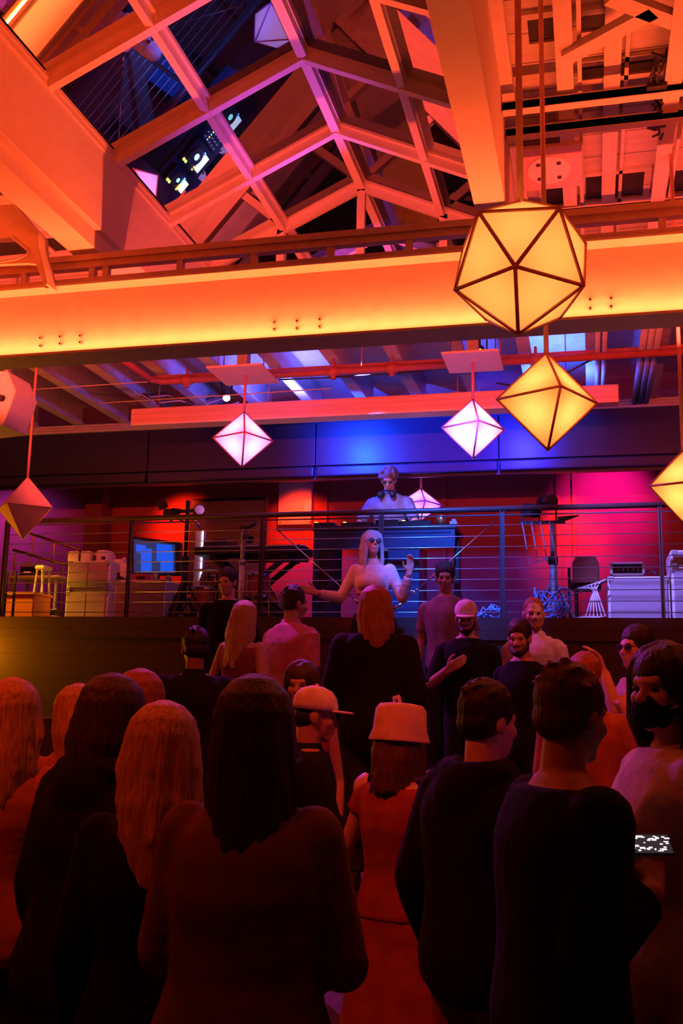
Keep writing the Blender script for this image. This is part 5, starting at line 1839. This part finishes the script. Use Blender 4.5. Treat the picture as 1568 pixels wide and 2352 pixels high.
# big man with phone
PH = dict(x=1452, y=1948, Y=2.72)
p = Person('broad man with brown hair in a black jacket, head turned sideways, holding a lit phone', 1306, 1556, 2.8, 0, -62, False, SKIN_L, (0, .02), (20, 6, 2), 1.04, vox=.009)
p.arm(1, (.2, -.03, 1.1), (.15, .13, 1.2), (-.5, .25, .6), (-.5, -.3, .7), .55)
p.arm(-1, (-.22, .02, 1.1), (-.2, .1, .85))
p.body()
p.shirt(BLK, 1.85, .72, .034, 'jacket', neck=1.47)
p.trousers(CHAR).hair('short', HM, seed=73)
ph = p.w(p.joints(1)[2] + p.arms[1][3].normalized() * .1 + Vector((0, 0, .025)))
pe = empty('phone', ph, 'phone with a bright glittering screen in the hand of the broad man', 'phone')
Mx = (Matrix.Rotation(rad(20), 3, 'Z') @ Matrix.Rotation(rad(48), 3, 'X'))
k_ = MB().cbox((-.058, -.03, -.005), (.058, .03, .005), .004)
k_.v = [ph + Mx @ v for v in k_.v]
k_.build('case', MT['black'], pe)
k_ = MB().box((-.054, -.027, .005), (.054, .027, .0062))
k_.v = [ph + Mx @ v for v in k_.v]
k_.build('screen', mat_emit('phone_dim', (.05, .04, .05), .6), pe)
k_ = MB()
rr = random.Random(5)
for i in range(34):
    u, v_ = rr.uniform(-.052, .042), rr.uniform(-.025, .021)
    k_.box((u, v_, .0062), (u + rr.uniform(.004, .014), v_ + rr.uniform(.002, .005), .0068))
k_.v = [ph + Mx @ v for v in k_.v]
k_.build('picture_patches', mat_emit('phone_bright', (.95, .9, .9), 2.2), pe)
# glasses far right
p = Person('person in glasses and a rose-lit shirt leaning sideways at the back of the crowd', 1450, 1448, 6.0, .36, 115, False, SKIN_L, (0, .1), (20, 0, 0))
p.arm(-1, (-.2, .2, 1.35), (-.1, .36, 1.5), (0, .4, 1), (1, 0, 0), .4)
p.body().eyes()
p.shirt(cloth('blush_shirt', (.6, .34, .38)), 1.0, .8, .028, 'shirt', flare=.08)
p.trousers(CHAR).hair('short', HB, seed=83).glasses(None, False)
# small face
p = Person('man with a flushed face looking over the shoulder of the broad man', 1342, 1515, 5.5, .18, 170, False, SKIN_L, (0, .02), (15, 5, 0))
p.body().eyes()
p.shirt(cloth('rust_top', (.4, .14, .07)), 2.0, .8, .022)
p.trousers(CHAR).hair('short', HR, seed=89)
# near right with mask
p = Person('dark-haired person in a black face mask, pale shirt and light jeans', 1522, 1500, 3.2, 0, 112, True, SKIN_L, (0, .0), (28, 2, 0), 1.1, vox=.009)
p.body().eyes()
p.shirt(cloth('pale_blouse', (.7, .66, .7)), 1.7, .8, .035, 'loose_shirt', flare=.06)
p.trousers(cloth('light_jeans', (.4, .42, .52)), .95).hair('bob', HB, .1, 97)
mk = MB()
mk.ell((0, .07, .055), (.05, .045, .05), p.H)
mk.ell((0, .045, .05), (.062, .05, .048), p.H)
p.finish(mk, 'face_mask', BLK, .007, 1)
st = MB()
for sd in (1, -1):
    st.tube([p.H @ Vector((sd * .055, .05, .06)), p.H @ Vector((sd * .08, .0, .08)), p.H @ Vector((sd * .08, -.03, .1))], .003, 6)
p.plain(st, 'mask_strap', MT['white'])
# ================================================================== lights
OR = (1, .115, .012)
world = bpy.data.worlds.new('night')
sc.world = world
world.use_nodes = True
world.node_tree.nodes['Background'].inputs[0].default_value = (.004, .001, .002, 1)
world.node_tree.nodes['Background'].inputs[1].default_value = 1
# the strips on the beam's bottom flange, front and back
lamp('beam_strip_light', (-1.65, 6.092, 4.075), 'AREA', 230, (1, .085, .02), size=(11.5, .02), to=(-1.65, 5.93, 6))
lamp('beam_strip_light', (-1.65, 6.205, 4.064), 'AREA', 260, (1, .068, .034), size=(11.5, .02), to=(-1.65, 7.46, 4.85), spread=150)
# orange fill lamps added out of view to light the roof, no fixtures
lamp('roof_fill_light', (-1.9, 2.6, 4.0), 'SPOT', 300, (1, .055, .006), .2, to=(-3.5, 4.2, 5.6), angle=105, blend=1)
lamp('roof_fill_light', (1.9, 5.2, 4.0), 'SPOT', 120, (1, .05, .006), .2, to=(1.0, 6.8, 5.6), angle=110, blend=1)
lamp('roof_fill_light', (-5.4, 4.4, 3.9), 'SPOT', 240, (1, .06, .006), .2, to=(-5.0, 6.2, 5.6), angle=110, blend=1)
lamp('roof_fill_light', (1.2, -1.5, 3.2), 'SPOT', 260, (1, .06, .01), .2, to=(.3, 5.6, 5.2), angle=50, blend=1)  # fill added behind the viewer for the dark front faces
lamp('magenta_spotlight', (-1.7, 8.3, 4.4), 'SPOT', 170, (.8, .1, 1), .05, to=(-2.1, 6.5, 6.0), angle=46, blend=.8)
# stage wall washes
q = P(428, 1150, Y=12.6)
lamp('red_wall_wash', (q.x - .1, 11.85, 4.5), 'SPOT', 190, (1, .035, .006), .06, to=(q.x, 12.6, 3.75), angle=80, blend=1)
q = P(690, 1150, Y=12.6)
lamp('red_wall_wash', (q.x + .1, 11.85, 4.6), 'SPOT', 200, (1, .035, .006), .06, to=(q.x, 12.6, 3.6), angle=75, blend=1)
q = P(1312, 1200, Y=12.6)
lamp('red_wall_wash', (q.x, 11.9, 4.5), 'SPOT', 190, (1, .04, .006), .06, to=(q.x, 12.6, 3.7), angle=58, blend=1)
q = P(1390, 1120, Y=12.6)
lamp('magenta_wall_wash', (q.x + .2, 11.3, 4.9), 'SPOT', 260, (1, .01, .9), .06, to=(q.x, 12.6, 4.1), angle=56, blend=1)
lamp('violet_wall_wash', (-8.2, 11.6, 4.4), 'SPOT', 100, (.4, .08, 1), .06, to=(-8.0, 12.6, 3.8), angle=100, blend=1)
# blue lights over the stage
lamp('blue_spotlight', (-2.7, 9.95, 4.7), 'SPOT', 420, (.005, .06, 1), .05, to=(-2.3, 11, 4.5), angle=120, blend=1)
lamp('blue_spotlight', (-.7, 9.95, 4.7), 'SPOT', 300, (.03, .03, 1), .05, to=(-1.0, 11, 4.5), angle=100, blend=1)
lamp('blue_spotlight', (-.3, 9.9, 4.62), 'SPOT', 260, (.04, .09, 1), .06, to=(-.2, 9.8, 5.3), angle=150, blend=1)
lamp('blue_spotlight', (-2.9, 9.9, 4.62), 'SPOT', 200, (.1, .1, 1), .06, to=(-3.2, 9.8, 5.3), angle=150, blend=1)
lamp('blue_stage_light', (-1.0, 7.3, 4.55), 'SPOT', 950, (.012, .13, 1), .05, to=(-1.25, 9.6, 2.6), angle=50, blend=.9)
lamp('violet_stage_light', (-2.1, 9.0, 4.9), 'SPOT', 520, (.3, .25, 1), .05, to=(-1.95, 10.3, 3.4), angle=34, blend=.9)
lamp('violet_stage_light', (-.2, 7.6, 4.6), 'SPOT', 850, (.24, .2, 1), .05, to=(.5, 9.5, 2.7), angle=34, blend=.9)
lamp('red_stage_light', (-3.4, 6.6, 4.3), 'SPOT', 110, (1, .05, .06), .05, to=(-1.85, 8.6, 2.7), angle=24, blend=.9)
lamp('pink_shirt_fill', (1.0, 6.6, 4.3), 'SPOT', 70, (1, .2, .22), .05, to=(-.4, 7.6, 2.1), angle=24, blend=.9)  # fill lamp added to brighten the pale shirt
lamp('red_stage_light', (-4.6, 7.4, 4.6), 'SPOT', 150, (1, .07, .05), .06, to=(-5.2, 9.6, 2.9), angle=40, blend=1)
lamp('yellow_stage_light', (-6.7, 9.1, 4.0), 'SPOT', 330, (1, .45, .01), .06, to=(-5.75, 9.9, 2.45), angle=50, blend=1)
lamp('yellow_floor_light', (-6.2, 8.45, 2.1), 'POINT', 60, (1, .29, .003), .08)
# lights on the crowd
lamp('violet_crowd_light', (-3.2, 8.2, 4.5), 'SPOT', 480, (.75, .06, 1), .06, to=(-.9, 6.4, 1.9), angle=70, blend=1)
lamp('red_crowd_light', (-2.4, 1.0, 5.35), 'SPOT', 420, (1, .05, .006), .15, to=(-1.75, 4.0, 1.7), angle=60, blend=1)
lamp('red_crowd_light', (2.4, 2.6, 5.3), 'SPOT', 330, (1, .04, .008), .15, to=(.1, 5.0, 1.7), angle=46, blend=1)

sc.view_settings.view_transform = 'Standard'
sc.view_settings.look = 'None'
sc.view_settings.exposure = 0.0
sc.view_settings.gamma = 1.0
sc.view_settings.use_curve_mapping = False
sc.cycles.max_bounces = 6
sc.cycles.diffuse_bounces = 3
sc.cycles.glossy_bounces = 3
sc.cycles.transparent_max_bounces = 10
sc.cycles.sample_clamp_indirect = 4.0
sc.cycles.caustics_reflective = False
sc.cycles.caustics_refractive = False
